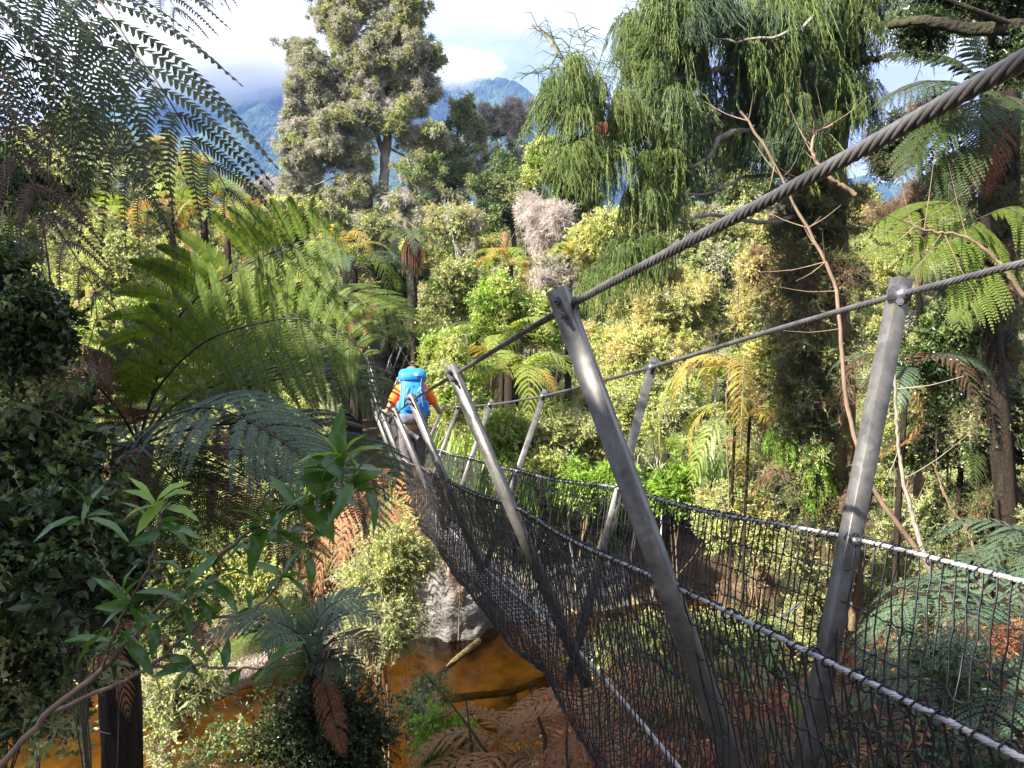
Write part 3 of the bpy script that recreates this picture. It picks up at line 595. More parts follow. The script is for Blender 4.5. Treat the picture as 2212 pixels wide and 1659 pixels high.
# lashing loops round the netting cables
for e in (0, -1):
    E = S_[near][:, e]; Tn = norm(np.gradient(E, axis=0)); Xn = norm(np.cross(Tn, [0, 0, 1.])); Yn = np.cross(Xn, Tn); k = 7; prev = None
    for j in range(k+1):
        a = j/k*2*PI; jr = .0115*(1+.35*np.sin(np.arange(len(E))*1.7))[:, None]
        cur = E+(Xn*math.cos(a)+Yn*math.sin(a))*jr+Tn*(.010*(j/k)+.008*np.sin(np.arange(len(E))*2.3)[:, None])-np.array([0, 0, .010])
        if prev is not None: b.segs(prev, cur, .0024, .0024, 3)
        prev = cur
    t0_ = E+Xn*0; t1_ = E+Yn*.03*rng.uniform(-.3, 1.2, (len(E), 1))+Tn*rng.normal(size=(len(E), 1))*.02+Xn*rng.normal(size=(len(E), 1))*.015
    b.segs(t0_[::2], t1_[::2], .0016, .0010, 3)
no = b.build('netting', M['net'], bridge, off=OFF); no['kind'] = 'stuff'
# galvanised wire walkway mesh under the walking cable, seen pale at a glance
b = MB(); Xc = np.array([[np.interp(s, cum, XX[:, j]) for j in range(3)] for s in np.linspace(cum[2], cum[-1], 260)])
T = norm(np.gradient(Xc, axis=0)); Sd = norm(np.cross(T, [0, 0, 1.]))
Rw = [Xc+Sd*w_-np.array([0, 0, .03]) for w_ in np.linspace(-.13, .13, 9)]
for r_ in Rw: b.segs(r_[:-1], r_[1:], .003, .003, 3)
b.segs(Rw[0], Rw[-1], .0025, .0025, 3)
b.build('walkway_mesh', M['cablelight'], bridge, off=OFF)['kind'] = 'stuff'
# frayed wire end curling above the near netting cable
b = MB(); q = PV([(1683, 1335, 1.5), (1703, 1322, 1.5), (1722, 1313, 1.5), (1728, 1303, 1.5), (1720, 1306, 1.5), (1706, 1320, 1.5)]); b.tube(q, .0012, 4, cap=False); b.build('tie_wire', M['cablelight'], bridge, off=OFF)
# ------------------------------------------------------------------ hiker
pc = np.array(P(893, 1048, 11.5)); Sc = .985
M['skinm'] = simple('skin', (.42, .22, .15), (.50, .28, .20), 8, .55, bump=0)
M['orange'] = simple('orange_shirt', (.88, .15, .02), (.90, .17, .022), 5, .8, bump=.15, bscale=9, dist=.02)
M['trous'] = simple('grey_trousers', (.075, .065, .075), (.15, .13, .14), 5, .85, bump=.8, bscale=9, dist=.03)
M['tan'] = simple('tan_shirt_tail', (.36, .24, .13), (.45, .31, .18), 6, .9, bump=.3, dist=.02)
M['blue'] = simple('blue_pack_fabric', (.012, .16, .52), (.02, .24, .68), 3, .55, bump=.7, bscale=8, dist=.03)
M['packgrey'] = simple('grey_pack_fabric', (.10, .10, .13), (.20, .20, .25), 4, .7, bump=.4)
M['hair'] = simple('grey_brown_hair', (.16, .10, .08), (.30, .20, .17), 30, .9, bump=.8)
M['white'] = simple('pale_webbing', (.5, .55, .6), (.7, .72, .75), 10, .7, bump=0)
M['boot'] = simple('boot_leather', (.04, .03, .025), (.09, .07, .05), 9, .8)
hk = empty('person', tuple(pc), math.radians(9)); hk.scale = (Sc,)*3; tag(hk, 'hiker in an orange t-shirt and grey trousers walking away along the bridge', 'person')
# local coords: x right, y forward, z up; leaning forward a little
J = [(0, 0, .95, .15, .12), (0, .04, 1.12, .14, .11), (0, .09, 1.32, .17, .12), (0, .13, 1.46, .13, .10), (0, .17, 1.55, .06, .06), (0, .20, 1.63, .075, .085), (0, .21, 1.72, .085, .10), (0, .20, 1.79, .06, .07),
     (-.19, .12, 1.44, .065, .065), (-.31, .13, 1.25, .05, .05), (-.38, .25, 1.10, .042, .042), (-.42, .42, 1.08, .032, .028), (-.43, .48, 1.08, .036, .02),
     (.19, .12, 1.44, .065, .065), (.33, .10, 1.24, .05, .05), (.42, .18, 1.08, .042, .042), (.45, .36, 1.07, .032, .028), (.455, .42, 1.07, .036, .02),
     (-.10, .0, .88, .10, .11), (-.10, .06, .50, .07, .075), (-.07, -.02, .12, .045, .05), (-.07, .0, .05, .045, .04), (-.07, .16, .03, .04, .025),
     (.10, .0, .88, .10, .11), (.11, .13, .52, .07, .075), (.06, .20, .14, .045, .05), (.06, .22, .08, .045, .04), (.06, .38, .06, .04, .025)]
E = [(0, 1), (1, 2), (2, 3), (3, 4), (4, 5), (5, 6), (6, 7), (3, 8), (8, 9), (9, 10), (10, 11), (11, 12), (3, 13), (13, 14), (14, 15), (15, 16), (16, 17), (0, 18), (18, 19), (19, 20), (20, 21), (21, 22), (0, 23), (23, 24), (24, 25), (25, 26), (26, 27)]
for hand, sx, wrist in ((12, -1, J[12]), (17, 1, J[17])):   # five fingers closing over the cable, thumb from the side of the palm
    for f_ in range(4):
        k0 = len(J); ox = sx*.012; yy = wrist[1]+.0+f_*.0
        J.append((wrist[0]+sx*(-.026+.017*f_), wrist[1]+.045, wrist[2]+.012, .009)); J.append((wrist[0]+sx*(-.026+.017*f_), wrist[1]+.075-(f_ == 3)*.012, wrist[2]-.008, .008)); J.append((wrist[0]+sx*(-.026+.017*f_), wrist[1]+.062-(f_ == 3)*.012, wrist[2]-.034, .007))
        E += [(hand, k0), (k0, k0+1), (k0+1, k0+2)]
    k0 = len(J); J.append((wrist[0]-sx*.042, wrist[1]-.005, wrist[2]-.012, .010)); J.append((wrist[0]-sx*.046, wrist[1]+.03, wrist[2]-.034, .008)); E += [(hand-1, k0), (k0, k0+1)]
def skin_obj(name, joints, edges, mat, parent, **kw):
    import bmesh
    me = bpy.data.meshes.new(name); bm = bmesh.new(); ly = bm.verts.layers.skin.verify(); vl = [bm.verts.new(j[:3]) for j in joints]
    for v_, j in zip(vl, joints): v_[ly].radius = (j[3], j[4] if len(j) > 4 else j[3]); v_[ly].use_root = (v_ is vl[0])
    for a, c_ in edges: bm.edges.new((vl[a], vl[c_]))
    bm.to_mesh(me); bm.free(); o = bpy.data.objects.new(name, me); C.objects.link(o)
    m1 = o.modifiers.new('skin', 'SKIN'); m1.use_smooth_shade = True; m2 = o.modifiers.new('sub', 'SUBSURF'); m2.levels = 2; m2.render_levels = 2
    bpy.context.view_layer.update(); dg = bpy.context.evaluated_depsgraph_get(); em = bpy.data.meshes.new_from_object(o.evaluated_get(dg)); o.modifiers.clear(); o.data = em
    em.materials.clear(); em.materials.append(mat); o.parent = parent; return o
skin_obj('body', J, E, M['skinm'], hk)
JS = [(0, .01, .97, .185, .15), (0, .04, 1.12, .18, .145), (0, .09, 1.32, .215, .155), (0, .13, 1.45, .17, .13), (0, .155, 1.50, .085, .085), (-.19, .12, 1.44, .10, .10), (-.275, .125, 1.31, .088, .088), (-.325, .14, 1.215, .078, .078), (.19, .12, 1.44, .10, .10), (.285, .11, 1.31, .088, .088), (.345, .105, 1.205, .078, .078)]
ES = [(0, 1), (1, 2), (2, 3), (3, 4), (3, 5), (5, 6), (6, 7), (3, 8), (8, 9), (9, 10)]
skin_obj('t_shirt', JS, ES, M['orange'], hk)
skin_obj('shirt_tail', [(0, .0, 1.02, .195, .16), (0, .0, .92, .205, .17), (0, -.01, .80, .215, .175)], [(0, 1), (1, 2)], M['tan'], hk)
JT = [(0, 0, .92, .17, .15), (-.10, .0, .85, .125, .135), (-.105, .05, .60, .105, .11), (-.10, .06, .48, .095, .10), (-.075, -.01, .16, .075, .08), (.10, .0, .85, .125, .135), (.11, .10, .62, .105, .11), (.11, .13, .50, .095, .10), (.065, .20, .19, .075, .08)]
skin_obj('trousers', JT, [(0, 1), (1, 2), (2, 3), (3, 4), (0, 5), (5, 6), (6, 7), (7, 8)], M['trous'], hk)
skin_obj('hair', [(0, .19, 1.70, .088, .095), (0, .175, 1.755, .088, .10), (0, .18, 1.80, .07, .08)], [(0, 1), (1, 2)], M['hair'], hk)
for x, y, z in ((-.07, .03, .06), (.06, .25, .09)): skin_obj('boot', [(x, y-.05, z+.04, .06, .06), (x, y, z-.01, .055, .045), (x, y+.14, z-.02, .05, .03)], [(0, 1), (1, 2)], M['boot'], hk)
bpk = empty('backpack', tuple(pc+np.array([0, 0, 1.08*Sc])), math.radians(9)); bpk.scale = (Sc*1.08, Sc, Sc*.92); tag(bpk, "large bright blue hiking backpack on the hiker's back", 'backpack')
def soft(name, secs, mat, parent, n=20, e=3.0):
    b = MB(); V = []
    for (x, y, z, w, d_) in secs:
        a = np.arange(n)*2*PI/n; cx = np.sign(np.cos(a))*np.abs(np.cos(a))**(2/e); cy = np.sign(np.sin(a))*np.abs(np.sin(a))**(2/e)
        V.append(np.stack([x+cx*w/2, y+cy*d_/2, np.full(n, z)], 1))
    V = np.concatenate(V); k = np.arange(n); k2 = (k+1) % n; m_ = len(secs)
    Q = (np.stack([k, k2, k2+n, k+n], 1)[None]+(np.arange(m_-1)*n)[:, None, None]).reshape(-1, 4); b.add(V, Q=Q)
    for r_, fl in ((0, 1), (m_-1, 0)):
        ring = V[r_*n:(r_+1)*n]; b.add(np.vstack([ring, ring.mean(0)]), T=np.stack([k, k2, np.full(n, n)], 1)[:, ::-1 if fl else 1])
    return b.build(name, mat, parent, smooth=True)
soft('bag', [(0, -.16, -.08, .24, .16), (0, -.20, -.06, .33, .24), (0, -.22, .05, .37, .27), (0, -.20, .25, .36, .26), (0, -.16, .45, .33, .25), (0, -.12, .60, .31, .22), (0, -.10, .64, .26, .18)], M['blue'], bpk)
soft('base_panel', [(0, -.21, -.12, .24, .18), (0, -.22, -.10, .36, .28), (0, -.23, .02, .39, .30), (0, -.23, .06, .385, .29)], M['packgrey'], bpk)
soft('lid', [(0, -.11, .575, .34, .27), (0, -.12, .61, .38, .31), (0, -.09, .70, .37, .30), (0, -.07, .745, .30, .24), (0, -.06, .76, .16, .12)], M['blue'], bpk)
soft('front_pocket', [(0, -.345, .10, .22, .06), (0, -.36, .13, .27, .09), (0, -.345, .35, .25, .09), (0, -.31, .47, .18, .05)], M['blue'], bpk)
for s in (-1, 1):
    soft('side_pocket', [(s*.18, -.20, .02, .05, .16), (s*.19, -.20, .05, .07, .20), (s*.185, -.18, .22, .06, .20), (s*.175, -.17, .25, .03, .16)], M['blue'], bpk)
    b = MB(); b.tube([(s*.12, -.33, .62), (s*.10, -.37, .50), (s*.11, -.40, .36), (s*.13, -.38, .18)], .008, 5); b.build('strap', M['packgrey'], bpk)
    b = MB(); b.tube([(s*.15, -.03, .55), (s*.17, .07, .56), (s*.15, .20, .50), (s*.16, .26, .35), (s*.19, .16, .15), (s*.17, -.04, .05)], .024, 6); b.build('shoulder_strap', M['packgrey'], bpk)
    b = MB(); b.tube([(s*.17, -.12, .04), (s*.20, .02, .02), (s*.15, .17, .01), (0, .21, .0)], .028, 6); b.build('hip_belt', M['packgrey'], bpk)
b = MB(); b.tube([(.045, -.275, .685), (.045, -.292, .685)], .026, 12); b.build('emblem', M['white'], bpk)
b = MB()
for a, c_ in (((.085, -.40, .47), (.125, -.41, .35)), ((.085, -.40, .47), (.065, -.42, .42)), ((.085, -.395, .47), (.11, -.41, .48)), ((.085, -.395, .47), (.07, -.41, .50))): b.tube([a, c_], .0045, 4)
b.build('cord', M['white'], bpk)
#@@PART3
# ------------------------------------------------------------------ large trees
def tree(name, label, trunk_px, tr, blobs, kinds, bark, scl, n, cat='tree', group=None, limbs_px=(), shell=.5, wob=.1):
    """trunk_px: list of trunk polylines (u,v,d); blobs: (u,v,rx,ry,d) crown lobes"""
    t0 = P(*trunk_px[0][0]); bz = min(gz(t0.x, t0.y), t0.z)-.1; root = empty(name, (t0.x, t0.y, bz)); tag(root, label, cat, group); off = np.array(root.location)
    b = MB()
    for k_, tp in enumerate(trunk_px):
        pts = PV(tp)
        if k_ == 0 and pts[0].z > bz: pts = [Vector((pts[0].x, pts[0].y, bz))]+pts
        rr = tr if isinstance(tr, (int, float)) else tr[k_]
        q = smoothpts(pts, 26); q[1:-1] += rng.normal(size=(24, 3))*rr*.12; b.tube(q-off, np.linspace(rr*1.15, rr*.45, 26), 12, wob=wob, seed=k_)
    b.build('trunk', M[bark], root, smooth=True)
    b = MB(); tq = [smoothpts(PV(tp), 20) for tp in trunk_px]; allp = []; tot = sum(q[2]*q[3] for q in blobs)
    for bi, (u, v, rx, ry, d) in enumerate(blobs):
        rx *= 1.2; ry *= 1.15
        c = np.array(P(u, v, d)); r = (rx/FPX*d, (rx+ry)/2/FPX*d*.9, ry/FPX*d); k_ = max(6, int(n*1.05*rx*ry/tot)); p, lc = blob_pts(c, r, k_, int(u+v*3+bi), 7, shell); allp.append(p)
        T_ = np.concatenate(tq); lo = T_[T_[:, 2] < c[2]+.2]; lo = lo if len(lo) else T_
        s = lo[np.argmin(np.linalg.norm(lo-c, axis=1)+rng.uniform(0, .6, len(lo)))]
        L_ = np.linalg.norm(c-s); rr = .02+.018*L_
        b.tube(smoothpts([s, (s+c)/2+rng.normal(size=3)*.08*L_-[0, 0, .05*L_], c], 9)-off, np.linspace(rr*1.3, rr*.5, 9), 6)
        for q in lc[:6]: b.tube(smoothpts([c, (c+q)/2+rng.normal(size=3)*.1*L_*.3, q], 5)-off, np.linspace(rr*.5, rr*.15, 5), 4)
    for lp, rr in limbs_px: b.tube(smoothpts(PV(lp), 16)-off, np.linspace(rr, rr*.3, 16), 6)
    b.build('limb', M[bark], root)
    sr = []
    for k_ in kinds: sr += SH[k_]
    scatter('crown', np.concatenate(allp)-off, sr, scl, parent=root, seed=len(label), kind='stuff', patch=1.6); return root
# the big pale tree in the middle
big = [(u, v, rx*1.1, ry*1.05, d) for u, v, rx, ry, d in [(700, 120, 70, 75, 34), (660, 190, 45, 60, 34), (780, 50, 80, 70, 34), (870, 60, 65, 70, 34), (900, 130, 55, 60, 34), (680, 275, 70, 60, 33), (740, 200, 60, 70, 33.5), (820, 170, 60, 60, 34.5), (905, 210, 45, 50, 34), (660, 350, 60, 50, 33), (740, 330, 60, 60, 33), (870, 280, 55, 50, 33.5), (700, 410, 60, 35, 33), (760, -20, 70, 50, 34), (860, -25, 60, 50, 34), (925, 300, 40, 40, 33.5), (780, 410, 50, 35, 33), (640, 230, 32, 45, 33.5), (800, 110, 50, 60, 33.5), (770, 260, 40, 45, 33)]]
tree('kamahi_tree', 'tall pale grey-green tree with twin mossy trunks rising against the clouded mountain', [[(832, 520, 34), (828, 400, 34), (835, 280, 34), (822, 170, 34), (830, 40, 34)], [(795, 450, 34.4), (790, 330, 34.4), (770, 220, 34.4), (760, 100, 34.4)]], [.24, .20], big, ['grey', 'olive', 'paleolive', 'grey', 'twiggy', 'olive', 'grey'], 'barkgrey', .62, 3400,
     shell=.1, limbs_px=[([(828, 330, 34), (800, 260, 33.8), (760, 210, 33.6), (720, 150, 33.5)], .13), ([(828, 260, 34), (860, 180, 33.8), (900, 120, 33.6)], .12), ([(790, 350, 34), (740, 300, 33.6), (690, 260, 33.4)], .12), ([(795, 400, 34.4), (740, 380, 33), (680, 400, 32.5)], .1)])
for nm, lb, tp, trr, bl, kd, bk, sc_, nn, gp in [
 ('grey_tree', 'grey-green tree with bare silvery twigs on the ridge, right of the tall pale tree', [[(1115, 430, 38), (1110, 300, 38), (1100, 240, 38)]], .14, [(1050, 290, 50, 50, 38), (1110, 270, 45, 60, 38), (1150, 330, 40, 50, 38), (1060, 360, 60, 40, 37), (1140, 390, 50, 40, 37)], ['grey', 'twiggy', 'grey', 'twiggy'], 'barkgrey', .9, 190, 'trees on the slope'),
 ('grey_tree', 'dull green tree between the tall pale tree and the silvery ridge tree', [[(985, 470, 36), (975, 380, 36), (990, 280, 36)]], .13, [(960, 330, 50, 45, 36), (1005, 270, 40, 50, 36), (920, 390, 55, 45, 35), (1000, 390, 55, 45, 35.5), (960, 430, 60, 30, 35)], ['olive', 'grey', 'green'], 'bark', .85, 190, 'trees on the slope'),
 ('leaning_tree', 'dark-stemmed small tree leaning left above the skirted tree fern', [[(990, 540, 29), (940, 470, 29), (900, 400, 29), (880, 340, 29)], [(920, 520, 29), (890, 460, 29), (870, 420, 29)]], [.1, .08], [(890, 370, 60, 40, 29), (945, 440, 60, 40, 29), (880, 440, 50, 32, 28.5)], ['green', 'olive', 'twiggy'], 'barkgrey', .7, 110, 'trees on the slope'),
 ('round_tree', 'dense dark green tree in the dip beside the hanging conifer sprays', [[(1110, 520, 30), (1100, 420, 30)]], .12, [(1090, 400, 60, 45, 30), (1130, 450, 60, 45, 29.5), (1075, 460, 50, 40, 29)], ['green', 'dark', 'olive'], 'bark', .8, 140, 'trees on the slope'),
 ('golden_conifer', 'flat-topped golden olive conifer under the left edge of the mountain', [[(350, 420, 40), (350, 330, 40)]], .12, [(350, 325, 60, 22, 40), (320, 350, 50, 24, 40), (400, 360, 60, 26, 40), (360, 385, 70, 26, 39)], ['gold', 'olive'], 'barkgrey', .8, 140, 'trees on the slope'),
 ('distant_tree', 'olive grey tree behind the drooping fern fronds at the upper left', [[(190, 420, 34), (190, 300, 34)]], .14, [(170, 270, 70, 50, 34), (110, 320, 70, 60, 34), (230, 340, 70, 50, 33), (290, 390, 60, 40, 33)], ['olive', 'grey', 'paleolive'], 'bark', .9, 180, 'trees on the slope'),
 ('bare_tree', 'low silvery scrub tree at the mountain foot left of the tall trunk', [[(560, 430, 38), (560, 400, 38)]], .08, [(530, 405, 55, 30, 38), (590, 410, 45, 30, 38), (460, 400, 55, 30, 39)], ['grey', 'twiggy'], 'barkgrey', .7, 90, 'trees on the slope'),
 ('hill_tree', 'yellow leaved tree on the skyline gap behind the fern trunk at right', [[(1860, 560, 26), (1850, 450, 26)]], .12, [(1830, 430, 45, 35, 26), (1880, 480, 60, 45, 26), (1850, 560, 80, 60, 25), (1960, 540, 70, 60, 25)], ['yellow', 'gold', 'paleolive'], 'bark', .8, 190, 'trees on the slope'),
 ('hill_tree', 'pale lichened tree on the right skyline beyond the two trunks', [[(2050, 560, 28), (2050, 450, 28)]], .12, [(2030, 480, 70, 50, 28), (2130, 500, 70, 55, 28), (2090, 580, 90, 60, 27)], ['grey', 'paleolive', 'twiggy'], 'bark', .85, 170, 'trees on the slope'),
 ('hill_tree', 'tall olive tree rising behind the hanging conifer sprays', [[(1560, 520, 27), (1560, 300, 27)]], .16, [(1560, 330, 70, 70, 27), (1500, 400, 70, 60, 27), (1620, 420, 80, 70, 27), (1580, 500, 110, 60, 26), (1450, 500, 80, 60, 26)], ['olive', 'paleolive', 'green', 'twiggy'], 'bark', .85, 330, 'trees on the slope'),
]: tree(nm, lb, tp, trr, bl, kd, bk, sc_, nn, 'tree', gp)
# rimu with drooping sprays
rt = empty('rimu_tree', (P(1790, 900, 9.6).x, P(1790, 900, 9.6).y, gz(P(1790, 900, 9.6).x, P(1790, 900, 9.6).y)-.1)); tag(rt, 'great shaggy conifer on the right with a mossy vine-clad trunk and long drooping green sprays', 'tree'); OR = np.array(rt.location)
b = MB(); tp = smoothpts([Vector(OR)+Vector((0, 0, -.2)), P(1795, 1250, 9.6), P(1785, 1000, 9.6), P(1782, 700, 9.6), P(1775, 450, 9.6), P(1790, 200, 9.6), P(1800, -100, 9.6), P(1800, -500, 9.6)], 70)
rad = np.interp(np.arange(70)/69, [0, .08, .2, .5, 1], [.46, .37, .32, .27, .22]); tp[:, 0] += np.sin(np.arange(70)*.4)*.015
b.tube(tp-OR, rad, 26, wob=.06, seed=4); b.build('trunk', M['bark'], rt, smooth=True)
# buttress and climbing stems wrapped on the trunk
for k_, (pl, rr) in enumerate([([(1752, 1330, 9.35), (1745, 1000, 9.3), (1735, 750, 9.3), (1742, 450, 9.3), (1730, 200, 9.3)], .045), ([(1758, 1200, 9.3), (1742, 900, 9.25), (1750, 640, 9.3), (1735, 420, 9.3)], .028), ([(1828, 700, 9.4), (1832, 830, 9.35), (1815, 905, 9.28), (1770, 960, 9.24), (1742, 985, 9.28)], .06), ([(1835, 960, 9.4), (1828, 700, 9.38), (1822, 500, 9.38)], .03), ([(1840, 1360, 9.3), (1830, 1200, 9.3), (1836, 960, 9.35)], .05)]):
    b = MB(); b.tube(smoothpts(PV(pl), 40)-OR+rng.normal(size=(40, 3))*.008, rr, 8, wob=.12, seed=k_); b.build('climbing_stem', M['bark' if k_ in (0, 2, 4) else 'twigbrown'], rt, smooth=True)
def limb(pl, rr, mat='barkgrey', nm='limb'):
    b = MB(); q = smoothpts(PV(pl), 24)+rng.normal(size=(24, 3))*.012; b.tube(q-OR, np.linspace(rr, rr*.25, 24), 6); b.build(nm, M[mat], rt); return q
limb([(1775, 330, 9.6), (1700, 300, 9), (1564, 290, 8.3), (1516, 352, 8), (1434, 369, 7.8), (1400, 400, 7.7)], .055)
limb([(1790, 260, 9.6), (1560, 262, 8.8), (1359, 253, 8.0), (1277, 208, 7.9), (1243, 171, 7.9), (1208, 109, 7.8), (1150, 51, 7.8)], .05)
limb([(1359, 330, 8.2), (1345, 330, 8), (1290, 287, 7.8), (1232, 300, 7.7)], .02)
limb([(1790, 100, 9.6), (1560, 150, 8.6), (1430, 160, 8.1), (1413, 102, 8), (1406, 0, 8), (1400, -60, 8)], .05)
limb([(1900, -60, 8.8), (1813, 0, 8.3), (1687, 79, 8), (1567, 89, 8), (1500, 60, 8)], .035)
limb([(1780, 450, 9.6), (1650, 480, 8.8), (1510, 470, 8.2), (1420, 500, 8), (1340, 560, 7.9)], .035)
limb([(1780, 380, 9.6), (1620, 380, 8.8), (1500, 420, 8.1), (1400, 380, 7.9)], .035)
limb([(1790, 150, 9.6), (1930, 120, 8.6), (2060, 100, 8)], .05)
fine = []
for pl in [[(1243, 171, 7.9), (1228, 130, 7.9), (1240, 70, 7.9), (1258, 60, 7.9)], [(1277, 208, 7.9), (1310, 140, 7.9), (1325, 130, 7.9)], [(1208, 109, 7.8), (1180, 150, 7.8), (1130, 160, 7.8)], [(1208, 109, 7.8), (1190, 80, 7.8), (1150, 51, 7.8)], [(1413, 102, 8), (1380, 60, 8), (1352, 10, 8)], [(1243, 171, 7.9), (1262, 100, 7.9), (1266, 62, 7.9)]]:
    fine.append(smoothpts(PV(pl), 14))
b = MB()
for q in fine:
    b.tube(q-OR, np.linspace(.010, .004, 14), 4)
    n_ = 26; ti = rng.integers(2, 13, n_); A = q[ti]-OR; D_ = norm(rng.normal(size=(n_, 3))*[1, .4, .4]+[0, 0, .25]); l_ = rng.uniform(.08, .28, n_)[:, None]; B_ = A+D_*l_*.6; C_ = B_+norm(D_+[0, 0, -.9])*l_*.5
    b.segs(A, B_, .005, .004, 3); b.segs(B_, C_, .004, .0025, 3)
b.build('shoot', M['rimu'], rt)
sa = []
def hang(lst):
    for u0, u1, v0, v1, d, n_ in lst:
        u_ = rng.uniform(u0, u1, n_); v_ = rng.uniform(v0, v1, n_)
        for a_, c_ in zip(u_, v_): sa.append(np.array(P(a_, c_, d+rng.normal()*.25))-OR)
hang([(1185, 1290, 160, 240, 7.8, 26), (1220, 1345, 292, 330, 7.7, 24), (1195, 1250, 110, 170, 7.8, 5), (1355, 1440, 30, 150, 8, 30), (1345, 1400, 170, 260, 8, 16), (1420, 1480, 160, 330, 8.1, 24), (1395, 1440, 300, 400, 7.9, 14), (1385, 1470, 385, 425, 7.9, 18), (1330, 1450, 505, 550, 7.9, 20), (1400, 1440, -60, 30, 8, 10), (1260, 1320, 560, 600, 8.4, 6)])
scatter('crown', sa, SH['rimu'], .46, kind='stuff', parent=rt, tilt=.22, seed=5, sj=.4)
sa = []
hang([(1440, 1560, -90, 40, 8.3, 50), (1470, 1520, 60, 150, 8.5, 16), (1600, 1700, -60, 100, 8.6, 34), (1620, 1700, 100, 220, 8.7, 24), (1700, 1900, -100, 40, 8.7, 54), (1700, 1880, 60, 190, 8.9, 34), (1450, 1510, 200, 330, 8.3, 16), (1900, 2060, -60, 50, 8.4, 18), (1570, 1660, 230, 330, 8.8, 12), (1500, 1700, 40, 260, 8.9, 34), (1640, 1770, 200, 320, 8.6, 26), (1700, 1880, 180, 260, 8.9, 20)])
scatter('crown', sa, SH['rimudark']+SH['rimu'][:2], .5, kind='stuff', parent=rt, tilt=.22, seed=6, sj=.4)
sa = []
hang([(1300, 1320, 250, 270, 7.7, 2), (1570, 1590, 60, 110, 8.6, 2), (1455, 1465, 580, 590, 7.9, 1), (1530, 1540, 360, 370, 8.3, 1)])
scatter('dead_spray', sa, SH['rimubrown'], .2, kind='stuff', parent=rt, tilt=.25, seed=8)
# epiphytes on the trunk
ps = []
for u, v, s, n_ in [(1745, 640, 40, 26), (1735, 850, 45, 30), (1750, 1080, 45, 34), (1770, 480, 60, 34), (1790, 250, 70, 40), (1750, 1260, 50, 30), (1710, 420, 50, 30), (1810, 60, 60, 30), (1725, 760, 45, 40), (1725, 950, 45, 34), (1810, 560, 40, 30), (1815, 800, 30, 22), (1730, 540, 50, 36), (1790, 1150, 50, 26)]:
    for _ in range(n_): ps.append(np.array(P(u+rng.normal()*s*.6, v+rng.normal()*s*1.4, 9.2+rng.uniform(-.1, .3)))-OR)
scatter('moss_and_vines', ps, SH['tinyg']+SH['drytw']+SH['olive']+SH['tiny'], .5, parent=rt, seed=11, kind='stuff')
# hanging strap leaves
def straps(name, label, u, v, d, n_, L_, w_, mat, hangdown, cat='plant', spread=.6, group=None, sc=1, seg=5):
    c = P(u, v, d); gzv = gz(c.x, c.y); base = c if hangdown else Vector((c.x, c.y, max(gzv, c.z-.1)))
    root_b = MB(); rg = np.random.default_rng(int(u+v)); az = rg.uniform(0, 2*PI, n_); k_ = seg; t = np.linspace(0, 1, k_)
    for i in range(n_):
        o_ = np.array([math.cos(az[i]), math.sin(az[i]), 0]); l_ = L_*rg.uniform(.6, 1.1); sp_ = spread*rg.uniform(.3, 1)
        st = rg.normal(size=3)*[.12, .12, .05]*sc+([0, 0, rg.uniform(-.4, .5)] if hangdown else [0, 0, 0])
        z = (-l_*t**1.4+.06*np.sin(t*PI)) if hangdown else (l_*(t-.42*sp_*t**3))
        rr = l_*sp_*(.35*np.sqrt(t) if hangdown else t**1.6*.8); q = np.array(base)+st+o_*rr[:, None]+np.array([0, 0, 1.])*z[:, None]
        S = np.array([-o_[1], o_[0], 0.]); S = norm(S+rg.normal(size=3)*.35); wd = w_*np.array([.7, 1, .95, .6, .06])[:, None] if k_ == 5 else w_*np.interp(t, [0, .3, .7, 1], [.6, 1, .8, .05])[:, None]
        V = np.concatenate([q-S*wd/2, q+S*wd/2]); j = np.arange(k_-1); root_b.add(V, Q=np.stack([j, j+1, j+1+k_, j+k_], 1))
    o_ = root_b.build(name, M[mat], None, off=tuple(base)); o_.location = base; tag(o_, label, cat, group); return o_
for lb, u0, u1, v0, v1, n_ in [('long green leafy strands hanging in a beard low on the mossy trunk', 1742, 1805, 950, 1080, 16), ('smaller tuft of drooping green leaves on the left side of the mossy trunk', 1660, 1715, 900, 960, 8)]:
    root = empty('hanging_strap_plant', tuple(P((u0+u1)/2, v0, 9.1))); tag(root, lb, 'climbing plant'); pp = [np.array(P(random.uniform(u0, u1), random.uniform(v0, v1), 9.12+random.uniform(-.06, .1)))-np.array(root.location) for _ in range(n_)]
    scatter('foliage', pp, SH['lanc'], .55, parent=root, tilt=.12, kind='stuff', seed=n_)
straps('flax', 'stiff grey-green flax clump with upright blades in the shadow left of the mossy trunk', 1545, 1075, 11.3, 46, 1.1, .05, 'strap', False, 'flax', .7, seg=7)
straps('sedge', 'tall bright green sedge clump beside the right handrail near the hiker', 985, 1060, 13.4, 170, 1.25, .035, 'bright', False, 'sedge', .7, sc=3.2, seg=7)
straps('sedge', 'low green sedge under the netting below the second right post', 1120, 1090, 12.6, 90, .8, .03, 'bright', False, 'sedge', .8, sc=2.5, seg=7)
straps('flax', 'pale broad-bladed flax on the near bank seen through the netting left of the front post', 1700, 1545, 3.6, 14, .45, .035, 'strap', False, 'flax', 1.0, seg=7)
